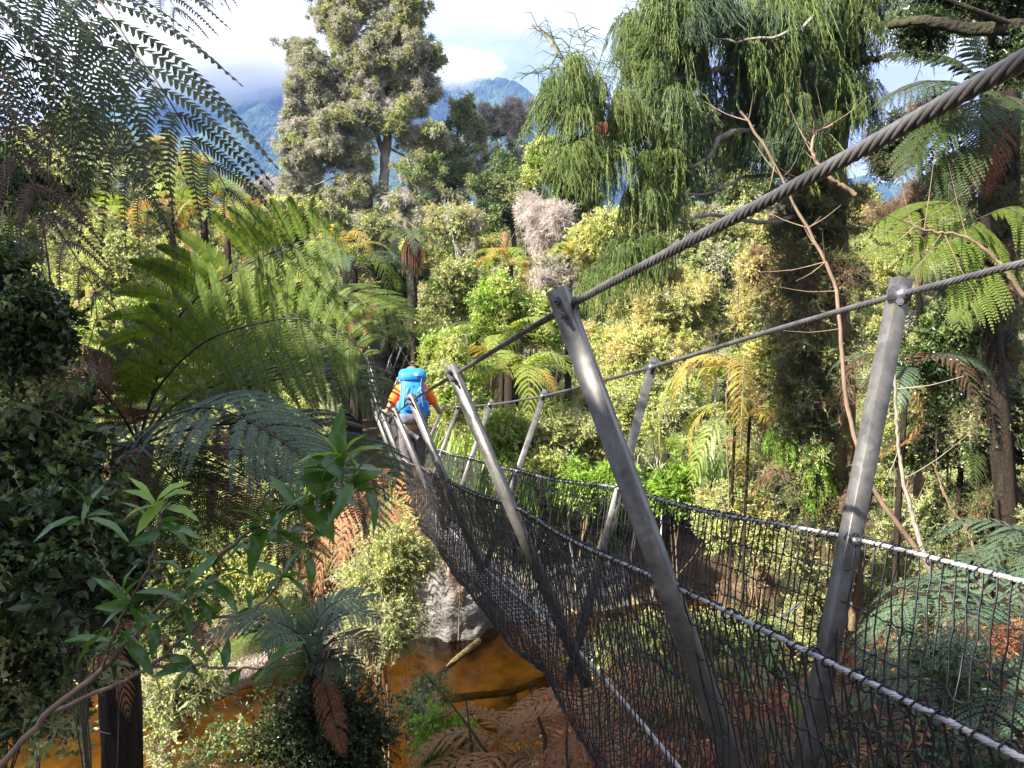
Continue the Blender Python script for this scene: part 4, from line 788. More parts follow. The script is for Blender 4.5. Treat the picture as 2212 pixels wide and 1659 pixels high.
# leaning saplings
def stem(name, label, pl, rr, mat, tw=12, cat='sapling', group=None):
    q = smoothpts(PV(pl), 40)+rng.normal(size=(40, 3))*.004; o0 = q[0].copy(); g_ = gz(o0[0], o0[1])
    if g_ < o0[2] and cat != 'branch': q = np.vstack([[o0[0], o0[1], g_-.05], q])
    b = MB(); root = empty(name, tuple(q[0])); tag(root, label, cat, group); OO = q[0].copy(); b.tube(q-OO, np.linspace(rr, rr*.45, len(q)), 9, wob=.05); b.build('stem', M[mat], root, smooth=True)
    n_ = tw; ti = rng.integers(len(q)//2, len(q)-1, n_)
    for i in ti:
        D_ = norm(rng.normal(size=3)); l_ = rng.uniform(.15, .6); p = [q[i], q[i]+D_*l_*.5, q[i]+D_*l_+[0, 0, .1*l_]]; b = MB(); b.tube(smoothpts(p, 5)-OO, np.linspace(rr*.25, rr*.08, 5), 4); b.build('twig', M[mat], root)
    return root
stem('leaning_sapling', 'smooth pinkish-brown sapling stem leaning left in front of the mossy trunk', [(2045, 1290, 6.6), (1990, 1200, 6.6), (1890, 1060, 6.6), (1835, 900, 6.6), (1815, 720, 6.6), (1805, 620, 6.6), (1780, 560, 6.6), (1720, 450, 6.6), (1660, 330, 6.6), (1600, 240, 6.6)], .024, 'saplingbark', 16)
stem('dark_sapling', 'dark bent dead stem standing right of the front right post', [(2030, 1280, 6.2), (1990, 1180, 6.2), (1945, 1000, 6.2), (1938, 940, 6.2), (1933, 800, 6.2)], .022, 'barkgrey', 4)
stem('brown_sapling', 'thin brown sapling on the right leaning above the netting cable', [(2120, 1230, 5.8), (2085, 1140, 5.8), (2050, 1090, 5.8), (2015, 1000, 5.8)], .010, 'twigbrown', 5)
stem('bare_branch', 'pale crooked bare branch reaching across the right edge below the fern trunk', [(2212, 640, 5), (2150, 560, 5), (2080, 510, 5), (2010, 500, 5), (1960, 480, 5)], .014, 'saplingbark', 16, 'branch')
stem('bare_branch', 'crooked grey dead branch hanging above the thick cable near the mossy trunk', [(1850, 420, 6.3), (1790, 380, 6.3), (1755, 330, 6.3), (1762, 290, 6.3), (1800, 270, 6.3)], .018, 'saplingbark', 14, 'branch')
for pl, lb in (([(1600, 560, 8), (1590, 700, 8), (1570, 850, 8), (1575, 1100, 8)], 'thin wavy vine hanging left of the golden fern'), ([(1608, 760, 8), (1602, 900, 8), (1600, 960, 8)], 'short straight vine hanging before the golden fern')):
    q = smoothpts(PV(pl), 40)+rng.normal(size=(40, 3))*.006; b = MB(); b.tube(q-q[0], .006, 4); o_ = b.build('vine', M['twigbrown']); o_.location = q[0]; tag(o_, lb, 'vine')
# big mossy limb at the upper right with dark foliage
tree('shaded_tree', 'dark shaded small-leaved tree filling the gap between the mossy trunk and the right fern trunk', [[(1990, 900, 11.5), (1985, 500, 11.5), (1990, 260, 11.5)], [(2240, 900, 11), (2230, 300, 11)]], [.07, .09], [(1930, 320, 50, 60, 11.5), (2000, 260, 50, 40, 11.5), (2060, 380, 60, 60, 11.5), (1960, 450, 60, 60, 11.5), (2200, 300, 40, 90, 11), (2200, 480, 60, 80, 11), (2100, 540, 60, 50, 11), (2190, 180, 35, 60, 11)], ['tiny', 'dark', 'tinyg', 'drytw'], 'bark', .5, 330)
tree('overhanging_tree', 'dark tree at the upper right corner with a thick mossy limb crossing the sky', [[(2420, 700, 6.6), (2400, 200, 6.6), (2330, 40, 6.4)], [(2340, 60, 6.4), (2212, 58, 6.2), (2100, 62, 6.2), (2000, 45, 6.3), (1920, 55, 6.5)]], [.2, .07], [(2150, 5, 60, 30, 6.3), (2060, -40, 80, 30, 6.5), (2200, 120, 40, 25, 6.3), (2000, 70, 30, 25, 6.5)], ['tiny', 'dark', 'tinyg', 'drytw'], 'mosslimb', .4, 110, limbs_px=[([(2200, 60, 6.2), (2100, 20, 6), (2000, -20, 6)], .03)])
# ------------------------------------------------------------------ shrubs of the far bank
B_ = [
 ('yellow_shrub', 'broad pale yellow-green shrub filling the slope behind the drooping dark fern tip', 250, 590, 130, 110, 20, ['yellow', 'paleolive'], 170, 'twigbrown'),
 ('yellow_shrub', 'lime shrub glowing behind the left fern crown', 300, 730, 130, 80, 17, ['yellow', 'bright', 'paleolive'], 150, 'twigbrown'),
 ('olive_shrub', 'rounded yellow-olive shrub directly left of the tall tree trunks', 610, 480, 110, 62, 26, ['paleolive', 'yellow', 'olive'], 170, 'twig'),
 ('olive_shrub', 'olive shrub at the foot of the twin trunks', 740, 500, 90, 50, 25, ['olive', 'paleolive', 'grey'], 120, 'twig'),
 ('olive_shrub', 'mixed olive shrub between the bright tree ferns and the mountain', 300, 450, 90, 40, 30, ['olive', 'green', 'paleolive'], 90, 'twig'),
 ('olive_shrub', 'grey-olive shrub against the left frond gap', 160, 420, 100, 50, 28, ['olive', 'paleolive'], 90, 'twig'),
 ('pink_grey_shrub', 'pinkish grey-green shrub on the slope under the ridge trees', 985, 480, 65, 45, 26, ['grey', 'gold', 'twiggy', 'paleolive'], 100, 'twig'),
 ('dead_shrub', 'dead bush of pinkish white brushy twigs below the hanging conifer', 1190, 478, 60, 62, 20, ['dead'], 60, 'twigpink'),
 ('dead_shrub', 'smaller brushy dead bush left of the pinkish one', 1140, 455, 30, 30, 21, ['dead', 'twiggy'], 22, 'twigpink'),
 ('lime_shrub', 'yellow-lime bush tucked behind the drooping conifer branch', 1180, 345, 38, 48, 21, ['yellow', 'bright'], 60, 'twigbrown'),
 ('green_shrub', 'dense green bush under the drooping conifer branch', 1245, 420, 60, 60, 22, ['green', 'olive'], 80, 'twig'),
 ('round_shrub', 'rounded olive broad-leaved bush above the dark hollow', 985, 620, 68, 66, 18.5, ['olive', 'paleolive', 'green'], 150, 'twig'),
 ('upright_shrub', 'narrow upright yellow-green bush right of the rounded olive bush', 1075, 680, 40, 85, 17, ['yellow', 'bright'], 90, 'twigbrown'),
 ('green_shrub', 'fresh green bush right of the narrow upright one', 1150, 700, 60, 60, 17, ['yellow', 'green', 'bright'], 90, 'twigbrown'),
 ('grey_twig_shrub', 'leafless grey twig bush behind the front left post top', 1195, 600, 42, 52, 18, ['twiggy', 'dead', 'grey'], 44, 'twig'),
 ('golden_shrub', 'golden fine-leaved bush below the conifer sprays', 1320, 500, 85, 70, 18, ['gold', 'yellow'], 110, 'twig'),
 ('golden_shrub', 'wide golden fine-leaved bush with bare grey boughs beside the front left post', 1400, 650, 140, 85, 15, ['gold', 'gold', 'paleolive'], 210, 'twig'),
 ('golden_shrub', 'lower golden fine-leaved bush behind the third right post', 1370, 760, 130, 60, 14.5, ['gold', 'yellow', 'gold'], 150, 'twig'),
 ('olive_shrub', 'dull olive bush at the back right of the golden bushes', 1530, 600, 70, 80, 16, ['olive', 'green', 'grey'], 110, 'twig'),
 ('pale_scrub', 'pale fine-twigged scrub in front of the right posts', 1250, 940, 110, 55, 14, ['fine', 'paleolive'], 170, 'twig'),
 ('pale_scrub', 'pale fine-twigged scrub behind the crossing right post', 1400, 890, 90, 70, 13.6, ['fine', 'yellow', 'paleolive'], 160, 'twig'),
 ('pale_scrub', 'low pale scrub on the bank above the netting cable', 1180, 1010, 90, 50, 13.4, ['fine', 'yellow'], 120, 'twig'),
 ('pale_scrub', 'straw-coloured scrub left of the mossy trunk base', 1620, 1110, 90, 60, 10.8, ['fine', 'gold', 'paleolive'], 130, 'twigbrown'),
 ('pale_scrub', 'yellow-green scrub under the spreading fern behind the second left post', 1115, 940, 75, 50, 13.6, ['fine', 'yellow', 'bright'], 110, 'twigbrown'),
 ('leafy_shrub', 'bright green broad-leaved bush just above the netting between the right posts', 1290, 1040, 95, 45, 11.9, ['bright'], 70, 'twigbrown'),
 ('leafy_shrub', 'smaller bright green broad-leaved bush right of the front left post', 1450, 1050, 50, 42, 11.6, ['bright'], 34, 'twigbrown'),
 ('whorled_sapling', 'slender bright green sapling with whorled leaf tips above the hiker', 960, 770, 42, 55, 13.2, ['bright', 'yellow'], 40, 'twigbrown'),
 ('whorled_sapling', 'bushy lime sapling right of the hiker', 985, 850, 45, 50, 12.6, ['bright', 'yellow', 'fine'], 50, 'twigbrown'),
 ('vine_thicket', 'curtain of dry brown vines and small leaves left of the mossy trunk', 1655, 620, 60, 130, 10.8, ['drytw', 'olive', 'gold', 'tinyg'], 110, 'twigbrown'),
 ('vine_thicket', 'brown twiggy vine thicket around the middle of the mossy trunk', 1670, 850, 55, 120, 10.5, ['drytw', 'olive', 'yellow', 'tinyg'], 100, 'twigbrown'),
 ('sunlit_scrub', 'sunlit straw-green scrub on the far bank above the log', 500, 1240, 150, 85, 12.6, ['fine', 'paleolive', 'yellow'], 170, 'twig'),
 ('sunlit_scrub', 'sunlit scrub spilling down the bank left of the log', 340, 1310, 110, 85, 12, ['fine', 'green', 'paleolive'], 120, 'twig'),
 ('pink_dry_scrub', 'dry pinkish scrub on the bank behind the dark small fern', 650, 1270, 60, 60, 12.4, ['drytw', 'rustd', 'fine'], 60, 'twigbrown'),
 ('dark_scrub', 'dark shaded scrub under the fern crown by the far bank', 700, 1170, 80, 60, 12.8, ['dark', 'drytw', 'green'], 90, 'twigdark'),
 ('small_leaved_sapling', 'small-leaved yellow-green sapling rising before the mud bank', 850, 1230, 95, 115, 8.6, ['airy', 'airyg'], 100, 'twigbrown'),
 ('small_leaved_sapling', 'thin grey-green lower sapling in front of the mud bank', 830, 1390, 90, 80, 8.2, ['airy'], 50, 'twigbrown'),
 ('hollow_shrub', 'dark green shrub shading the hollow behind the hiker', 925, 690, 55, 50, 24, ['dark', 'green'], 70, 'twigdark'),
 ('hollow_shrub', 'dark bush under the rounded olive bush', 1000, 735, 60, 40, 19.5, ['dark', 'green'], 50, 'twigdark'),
 ('green_shrub', 'mid green bush above the far end of the bridge', 740, 640, 80, 50, 25, ['green', 'olive'], 100, 'twigbrown'),
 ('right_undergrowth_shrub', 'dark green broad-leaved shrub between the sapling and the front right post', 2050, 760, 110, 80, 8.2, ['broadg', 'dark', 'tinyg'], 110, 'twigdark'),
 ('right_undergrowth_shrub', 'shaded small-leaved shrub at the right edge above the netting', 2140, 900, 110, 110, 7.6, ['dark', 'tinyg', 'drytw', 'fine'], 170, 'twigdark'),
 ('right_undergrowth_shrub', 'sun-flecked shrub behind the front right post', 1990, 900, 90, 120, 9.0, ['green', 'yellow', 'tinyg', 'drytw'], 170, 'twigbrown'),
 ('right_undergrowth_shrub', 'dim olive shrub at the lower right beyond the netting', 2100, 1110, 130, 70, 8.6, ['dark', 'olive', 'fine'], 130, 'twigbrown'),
 ('right_undergrowth_shrub', 'pale dappled bush behind the second fern trunk on the right', 2130, 640, 110, 60, 11, ['paleolive', 'green', 'tinyg'], 110, 'twigbrown'),
 ('dark_bush', 'dark small-leaved bush around the base of the little dark tree fern', 690, 1600, 110, 75, 6.4, ['fgd', 'fgd', 'tiny'], 150, 'twigdark'),
 ('wispy_sapling', 'wispy pale twiggy sapling over the amber water at the lower left', 330, 1520, 120, 70, 6.6, ['airy', 'airy', 'fgg'], 26, 'twigbrown'),
 ('wispy_sapling', 'thin pale twiggy sapling over the amber water right of the dark small fern', 900, 1560, 90, 70, 6.8, ['airy', 'fgg'], 16, 'twigbrown'),
 ('dark_bush', 'grey-green wispy bush over the amber water left of the dark small fern', 420, 1610, 150, 50, 6.0, ['airy', 'fgg'], 8, 'twigbrown'),
]
for row in B_:
    nm, lb, u, v, rx, ry, d, kd, n_, bk = row
    dsc = 1.0 if d < 9.5 and kd[0][:2] in ('ai', 'fg') else .5 if d < 9.5 else (.62 if d < 16 else .8)
    shrub(nm, lb, u, v, rx, ry, d, kd, int(n_*1.0), scl=dsc, bark=bk, group='shrubs of the river banks')
# left foreground dark tangle
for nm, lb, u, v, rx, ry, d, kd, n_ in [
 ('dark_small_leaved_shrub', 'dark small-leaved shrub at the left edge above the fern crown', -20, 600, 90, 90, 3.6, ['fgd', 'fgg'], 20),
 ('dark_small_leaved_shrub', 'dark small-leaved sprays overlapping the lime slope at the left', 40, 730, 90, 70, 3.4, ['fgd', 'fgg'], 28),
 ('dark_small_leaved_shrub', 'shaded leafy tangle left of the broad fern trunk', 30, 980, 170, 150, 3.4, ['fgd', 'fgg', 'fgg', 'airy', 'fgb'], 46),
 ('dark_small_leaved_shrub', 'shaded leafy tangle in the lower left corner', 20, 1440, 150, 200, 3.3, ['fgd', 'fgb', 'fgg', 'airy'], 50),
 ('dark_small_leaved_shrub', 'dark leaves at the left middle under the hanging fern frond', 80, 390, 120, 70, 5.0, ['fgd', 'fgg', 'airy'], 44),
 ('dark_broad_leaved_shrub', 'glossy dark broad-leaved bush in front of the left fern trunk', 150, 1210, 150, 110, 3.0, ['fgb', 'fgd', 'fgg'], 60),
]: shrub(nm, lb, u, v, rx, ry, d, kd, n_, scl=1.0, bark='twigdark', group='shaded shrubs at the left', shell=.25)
#@@PART4
# ------------------------------------------------------------------ foreground tree ferns, fronds one by one
lf = empty('tree_fern', tuple(P(265, 1500, 4.6))); tag(lf, 'large tree fern on the left throwing long dark green fronds towards the bridge', 'tree fern')
lf.location.z = gz(lf.location.x, lf.location.y)
b = MB(); lo_ = np.array(lf.location); b.tube(smoothpts([(0, 0, -.2), np.array(P(255, 1250, 4.6))-lo_, np.array(P(290, 960, 4.6))-lo_], 14), .13, 12, wob=.14, seed=5); b.build('trunk', M['barkdark'], lf)
cr_ = (300, 960, 4.6)
FRD = [ # control points, pinna length, material, up
 ([cr_, (330, 850, 4.5), (372, 704, 4.35), (465, 614, 4.2), (600, 540, 4.0), (700, 515, 3.85), (765, 540, 3.75)], .64, 'fern', (0, -1, .15)),
 ([cr_, (334, 850, 4.3), (431, 745, 4.1), (536, 704, 3.9), (655, 690, 3.7), (760, 735, 3.6), (800, 790, 3.55)], .56, 'fern', (0, -1, .25)),
 ([cr_, (420, 770, 4.8), (562, 689, 4.8), (655, 663, 4.75), (767, 652, 4.6), (840, 670, 4.5), (893, 700, 4.45)], .50, 'fern', (-.1, -.6, .85)),
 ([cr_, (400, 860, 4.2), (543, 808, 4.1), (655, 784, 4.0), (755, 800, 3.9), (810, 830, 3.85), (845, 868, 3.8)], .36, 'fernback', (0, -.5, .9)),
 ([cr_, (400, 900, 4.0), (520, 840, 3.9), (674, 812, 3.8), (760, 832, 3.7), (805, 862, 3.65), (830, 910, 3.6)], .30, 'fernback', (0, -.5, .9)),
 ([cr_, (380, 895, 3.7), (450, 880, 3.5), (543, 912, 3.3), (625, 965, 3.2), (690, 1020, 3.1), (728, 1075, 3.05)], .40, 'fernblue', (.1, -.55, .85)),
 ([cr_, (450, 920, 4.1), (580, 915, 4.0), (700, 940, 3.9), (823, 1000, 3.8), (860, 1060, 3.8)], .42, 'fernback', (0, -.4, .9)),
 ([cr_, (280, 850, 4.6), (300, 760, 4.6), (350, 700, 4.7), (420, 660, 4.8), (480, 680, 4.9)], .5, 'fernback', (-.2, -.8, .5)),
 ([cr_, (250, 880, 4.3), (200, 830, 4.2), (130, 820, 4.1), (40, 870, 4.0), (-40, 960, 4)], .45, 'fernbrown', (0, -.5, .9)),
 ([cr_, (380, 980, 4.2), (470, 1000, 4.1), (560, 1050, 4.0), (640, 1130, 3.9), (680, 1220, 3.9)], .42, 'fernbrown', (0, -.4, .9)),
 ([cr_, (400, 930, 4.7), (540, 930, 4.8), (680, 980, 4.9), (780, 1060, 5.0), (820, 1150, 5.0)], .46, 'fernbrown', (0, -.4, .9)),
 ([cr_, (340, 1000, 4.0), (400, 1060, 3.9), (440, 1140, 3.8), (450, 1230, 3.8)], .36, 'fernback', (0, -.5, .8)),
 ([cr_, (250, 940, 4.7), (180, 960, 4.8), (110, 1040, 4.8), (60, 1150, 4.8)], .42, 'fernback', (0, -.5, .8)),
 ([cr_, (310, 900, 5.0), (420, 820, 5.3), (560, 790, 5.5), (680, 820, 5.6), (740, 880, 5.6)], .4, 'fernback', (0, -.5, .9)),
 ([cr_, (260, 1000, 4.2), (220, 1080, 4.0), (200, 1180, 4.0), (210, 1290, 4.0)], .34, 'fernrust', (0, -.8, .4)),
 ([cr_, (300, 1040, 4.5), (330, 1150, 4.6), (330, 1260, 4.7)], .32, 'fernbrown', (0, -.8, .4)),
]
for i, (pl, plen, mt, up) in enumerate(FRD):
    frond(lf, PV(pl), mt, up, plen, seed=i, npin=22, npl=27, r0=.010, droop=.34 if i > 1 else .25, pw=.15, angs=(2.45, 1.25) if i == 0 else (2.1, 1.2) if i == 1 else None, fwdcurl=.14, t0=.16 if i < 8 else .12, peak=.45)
lf2 = empty('overhanging_tree_fern', tuple(P(-420, 900, 3.4))); lf2.location.z = gz(lf2.location.x, lf2.location.y)
tag(lf2, 'tree fern beyond the upper left corner whose dark fronds hang against the sky', 'tree fern'); lo2 = np.array(lf2.location)
b = MB(); ct = np.array(P(-420, -260, 3.4)); b.tube(smoothpts([(0, 0, -.2), (ct-lo2)*.5+[.05, 0, 0], ct-lo2], 14), .12, 12, wob=.14, seed=5); b.build('trunk', M['barkdark'], lf2)
c2 = (-420, -260, 3.4)
FRD2 = [
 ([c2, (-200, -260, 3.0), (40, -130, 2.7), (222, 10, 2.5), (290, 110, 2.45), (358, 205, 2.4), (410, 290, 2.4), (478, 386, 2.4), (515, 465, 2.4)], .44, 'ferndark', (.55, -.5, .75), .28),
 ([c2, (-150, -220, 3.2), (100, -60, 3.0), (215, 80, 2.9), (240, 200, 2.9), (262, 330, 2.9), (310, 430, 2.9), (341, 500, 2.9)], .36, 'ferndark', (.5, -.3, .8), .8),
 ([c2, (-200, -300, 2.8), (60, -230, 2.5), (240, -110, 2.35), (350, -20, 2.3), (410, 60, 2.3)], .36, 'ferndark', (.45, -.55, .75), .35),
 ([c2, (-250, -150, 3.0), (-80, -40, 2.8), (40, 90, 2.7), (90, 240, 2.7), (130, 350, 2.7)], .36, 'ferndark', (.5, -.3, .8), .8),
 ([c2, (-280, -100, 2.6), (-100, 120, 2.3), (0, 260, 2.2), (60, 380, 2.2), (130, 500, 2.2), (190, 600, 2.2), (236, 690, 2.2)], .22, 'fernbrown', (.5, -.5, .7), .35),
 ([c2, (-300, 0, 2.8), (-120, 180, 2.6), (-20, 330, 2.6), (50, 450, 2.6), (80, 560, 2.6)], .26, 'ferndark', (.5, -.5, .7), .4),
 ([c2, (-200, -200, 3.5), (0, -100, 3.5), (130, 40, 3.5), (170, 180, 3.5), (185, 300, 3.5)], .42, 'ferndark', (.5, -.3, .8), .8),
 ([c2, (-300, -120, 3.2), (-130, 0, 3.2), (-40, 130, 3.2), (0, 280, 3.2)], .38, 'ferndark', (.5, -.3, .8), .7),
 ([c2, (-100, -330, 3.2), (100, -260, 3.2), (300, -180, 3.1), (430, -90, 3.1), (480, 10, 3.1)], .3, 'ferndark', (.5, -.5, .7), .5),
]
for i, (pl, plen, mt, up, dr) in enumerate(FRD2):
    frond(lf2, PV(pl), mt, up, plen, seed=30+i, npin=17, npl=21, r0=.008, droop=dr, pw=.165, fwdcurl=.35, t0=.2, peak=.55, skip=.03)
# small tree fern bottom centre
sf = tree_fern('small dark-trunked tree fern with blue-green fronds standing over the amber water', 680, 1455, 6.2, 1.0, 0, ['fernblue'], tr=.085)
sc_ = (680, 1455, 6.2)
for i, (pl, plen, mt) in enumerate([
 ([sc_, (660, 1385, 6.2), (600, 1345, 6.1), (520, 1340, 6.0), (430, 1385, 5.9)], .25, 'fernblue'), ([sc_, (675, 1370, 6.2), (700, 1320, 6.2), (755, 1290, 6.2), (825, 1290, 6.2)], .25, 'fernblue'),
 ([sc_, (690, 1380, 6.1), (720, 1340, 6), (775, 1325, 5.9), (830, 1345, 5.8)], .2, 'fernblue'), ([sc_, (650, 1400, 6.3), (590, 1380, 6.5), (520, 1390, 6.6), (450, 1420, 6.6)], .25, 'fern'),
 ([sc_, (700, 1400, 6.0), (740, 1380, 5.8), (790, 1385, 5.7), (820, 1430, 5.7)], .22, 'fernbrown'), ([sc_, (660, 1400, 6.0), (640, 1370, 5.8), (600, 1375, 5.6), (560, 1410, 5.5)], .22, 'fernblue'),
 ([sc_, (660, 1370, 6.4), (625, 1320, 6.6), (570, 1300, 6.8), (510, 1310, 7)], .25, 'fern'), ([sc_, (690, 1420, 6.0), (740, 1430, 5.8), (790, 1470, 5.7)], .2, 'fernblue'), ([sc_, (700, 1480, 6.0), (720, 1550, 5.9), (745, 1640, 5.8)], .15, 'fernrust'), ([sc_, (660, 1440, 6.1), (600, 1440, 6.1), (545, 1480, 6.1)], .2, 'fern')]):
    frond(sf, PV(pl), mt, (0, -.4, .9), plen, seed=60+i, npin=24, npl=14, r0=.009, droop=.3, pw=.2)
# right tree fern with dark trunk
tfr = tree_fern('tree fern with a dark vine-covered trunk at the right edge, fronds against the sky', 2165, 205, 8.0, 1.0, 0, ['fern'], tr=.20, base=(P(2165, 900, 8.0).x, P(2165, 900, 8.0).y))
c3 = (2160, 200, 8)
for i, (pl, plen, mt) in enumerate([
 ([c3, (2110, 165, 8), (2060, 130, 8), (1990, 115, 8), (1900, 125, 8)], .42, 'fernback'), ([c3, (2090, 190, 7.6), (2020, 175, 7.4), (1950, 195, 7.3), (1880, 235, 7.3)], .42, 'fernback'), ([c3, (2100, 230, 7.5), (2040, 260, 7.2), (1980, 320, 7.1), (1940, 400, 7.1)], .42, 'fernback'),
 ([c3, (2110, 250, 7.4), (2070, 320, 7.2), (2050, 400, 7.1), (2050, 470, 7.1)], .4, 'fernback'), ([c3, (2190, 130, 8), (2230, 80, 8), (2290, 70, 8)], .4, 'fernback'), ([c3, (2140, 130, 8.4), (2110, 70, 8.6), (2050, 30, 8.8)], .4, 'fernback'),
 ([c3, (2210, 230, 7.6), (2260, 280, 7.4), (2290, 380, 7.3)], .4, 'fernback'), ([c3, (2120, 200, 8.5), (2040, 210, 8.8), (1960, 260, 9)], .4, 'fernback'), ([c3, (2150, 290, 7.5), (2130, 370, 7.4), (2125, 430, 7.4)], .25, 'fernrust')]):
    frond(tfr, PV(pl), mt, (0, -.3, .95), plen, seed=80+i, npin=24, npl=14, r0=.014, droop=.45, pw=.2)
ps = [np.array(P(2165+rng.normal()*32, rng.uniform(260, 1100), 7.8+rng.normal()*.12))-np.array(tfr.location) for _ in range(150)]
scatter('vines', ps, SH['tiny']+SH['drytw']+SH['tinyg'], .4, parent=tfr, seed=3, kind='stuff')
# lower fern sheltering right side, backlit pinnae
f2 = tree_fern('low dark tree fern whose backlit fronds hang right of the mossy trunk', 2120, 470, 7.0, 1.0, 0, ['fern'], tr=.10, base=(P(2240, 900, 7.2).x, P(2240, 900, 7.2).y))
c4 = (2240, 520, 7.2)
for i, (pl, plen) in enumerate([([(2120, 470, 7.0), (2060, 440, 6.9), (1990, 450, 6.8), (1920, 500, 6.7), (1880, 560, 6.7)], .40), ([(2120, 470, 7), (2080, 490, 6.8), (2020, 530, 6.6), (1960, 590, 6.5)], .38), ([(2120, 470, 7), (2130, 540, 6.8), (2110, 620, 6.6), (2070, 700, 6.5)], .36), ([(2120, 470, 7), (2180, 450, 6.8), (2240, 500, 6.6), (2260, 580, 6.6)], .36)]):
    frond(f2, PV(pl), 'fern', (0, -.4, .9), plen, seed=90+i, npin=22, npl=16, r0=.010, droop=.5, pw=.18)
# ------------------------------------------------------------------ mid-distance tree ferns (shared frond meshes)
TF = [
 ('bright lime tree fern with a dark trunk on the slope left of centre', 440, 425, 24, 1.9, 13, ['fernlime', 'fernlime', 'fern'], .12, .25),
 ('lime tree fern with a hanging yellow frond, behind the black fern tip', 490, 470, 23, 1.5, 11, ['fernlime', 'ferngold'], .1, .1),
 ('tree fern with one orange dead frond below the golden conifer', 370, 460, 23.5, 1.4, 10, ['fernlime', 'ferngold', 'fernrust'], .1, .1),
 ('rust and yellow tree fern at the left above the big dark fronds', 270, 490, 21, 1.4, 10, ['ferngold', 'fernrust', 'fernlime'], .1, .3),
 ('lime tree fern half hidden left of the rusty one', 200, 460, 22, 1.4, 9, ['fernlime', 'fern'], .1, .2),
 ('small orange tipped tree fern right of the black fern tip', 540, 440, 26, 1.3, 9, ['ferngold', 'fernlime', 'fernrust'], .1, .1),
 ('tree fern with two upright yellow fronds behind the largest dark frond', 745, 545, 20, 1.3, 8, ['fernlime', 'ferngold'], .1, .35),
 ('silvery green tree fern with a pale rusty centre above the bridge end', 765, 585, 18.5, 1.5, 13, ['fernblue', 'fernblue', 'fern'], .12, .05),
 ('tree fern with a brown skirt of dead fronds on the slope', 888, 515, 22, 1.0, 9, ['fern', 'fernblue'], .14, .1),
 ('tree fern with yellow fronds and a twisted rust-red dead frond', 1100, 575, 18.5, 1.1, 9, ['ferngold', 'fernlime'], .12, .1),
 ('pale gold tree fern at the foot of the pinkish dead bush', 1230, 560, 18, .8, 8, ['ferngold', 'fernlime'], .08, .3),
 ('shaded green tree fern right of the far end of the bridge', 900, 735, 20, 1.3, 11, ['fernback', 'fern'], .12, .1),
 ('bright green tree fern spreading below the left handrail cable', 1115, 825, 14.2, 1.45, 17, ['fernlime', 'fern', 'fernlime', 'fernlime', 'ferngold'], .045, .22),
 ('green tree fern just behind the bright spreading one', 1085, 745, 16.5, 1.5, 14, ['fernlime', 'fern'], .06, .15),
 ('golden tree fern with drooping orange fronds by the dry vines', 1595, 790, 10.2, 1.25, 10, ['ferngold', 'ferngold', 'fernlime'], .02, -.1),
 ('second golden fern with tattered hanging fronds just under the first', 1620, 900, 10.0, 1.1, 8, ['ferngold', 'fernlime'], .02, -.25),
 ('dark green fern in the shade under the pale scrub', 1180, 890, 14.2, .7, 9, ['fernback', 'fern'], .08, .2),
 ('green fern low between the front left post and the flax', 1440, 980, 12.2, .7, 8, ['fernlime', 'fern'], .06, .3),
 ('blue-green fern behind the front right post', 1960, 800, 7.6, .8, 9, ['fernblue', 'fernbrown'], .03, 0),
 ('dark fern among the right hand undergrowth below the cable', 2080, 960, 7.8, .8, 9, ['fernback'], .03, .1),
 ('small bright ground fern at the foot of the mossy trunk', 1985, 1530, 5.4, .3, 8, ['fernlime', 'fern'], .03, .5),
]
for lb, u, v, d, fl, nf, mt, tr_, ti_ in TF:
    tree_fern(lb, u, v, d, fl, nf, mt, tr=tr_, tilt=ti_, group='tree ferns on the banks', skirt=1.1 if 'skirt' in lb else None, dead=4 if ('rust' in lb or 'dead' in lb) else 1, shape=(0, 1, 2) if ti_ < 0 else (0, 1))
# twisted red dead frond standing up
for (u, v, d, l_) in ((1083, 575, 18.4, 1.0),):
    o_ = bpy.data.objects.new('dead_frond', FM['fernrust'][2]); C.objects.link(o_); o_.location = P(u, v, d); o_.rotation_euler = (1.2, -1.45, .4); o_.scale = (l_*.9, l_*.5, l_*.5); tag(o_, 'twisted rust-red dead frond standing upright above the yellow fern', 'dead frond')
# rust coloured dead ferns
for lb, u, v, d, fl, nf, mt in [
 ('heap of rust-red dead fern fronds beneath the netting by the hiker', 850, 1090, 9.8, 1.1, 16, ['fernrust']),
 ('rust-red dead fern skirt hanging over the far bank left of the bridge', 800, 1120, 11.4, 1.1, 14, ['fernrust']),
 ('rusty dead ferns lower down beside the mud bank', 905, 1180, 11.8, 1.0, 12, ['fernrust']),
 ('dead rust-brown ferns on the near bank at the bottom centre', 1130, 1640, 4.6, .75, 16, ['fernrust']),
 ('dead rust-brown ferns under the netting at the bottom', 1320, 1560, 4.4, .7, 16, ['fernrust']),
 ('orange dead ferns under the front right post', 1500, 1560, 4.6, .7, 14, ['fernrust']),
 ('brown dead fern frond clump behind the netting left of the front post', 1480, 1480, 5.4, .7, 12, ['fernrust', 'fernbrown']),
 ('dead rusty ferns in the bottom right corner', 1950, 1640, 3.4, .5, 14, ['fernrust', 'fernbrown']),
 ('brown dead fern against the left shaded trunk', 140, 1430, 4.2, .6, 12, ['fernrust']),
 ('dark red dead ferns at the left edge among dark leaves', 60, 830, 4.0, .5, 10, ['fernbrown', 'fernrust']),
]: tree_fern(lb, u, v, d, fl, nf, mt, trunk=False, tilt=.0, group='dead ferns', cat='dead fern', shape=(0, 2, 1), name='dead_fern', base=(P(u, v, d).x, P(u, v, d).y))
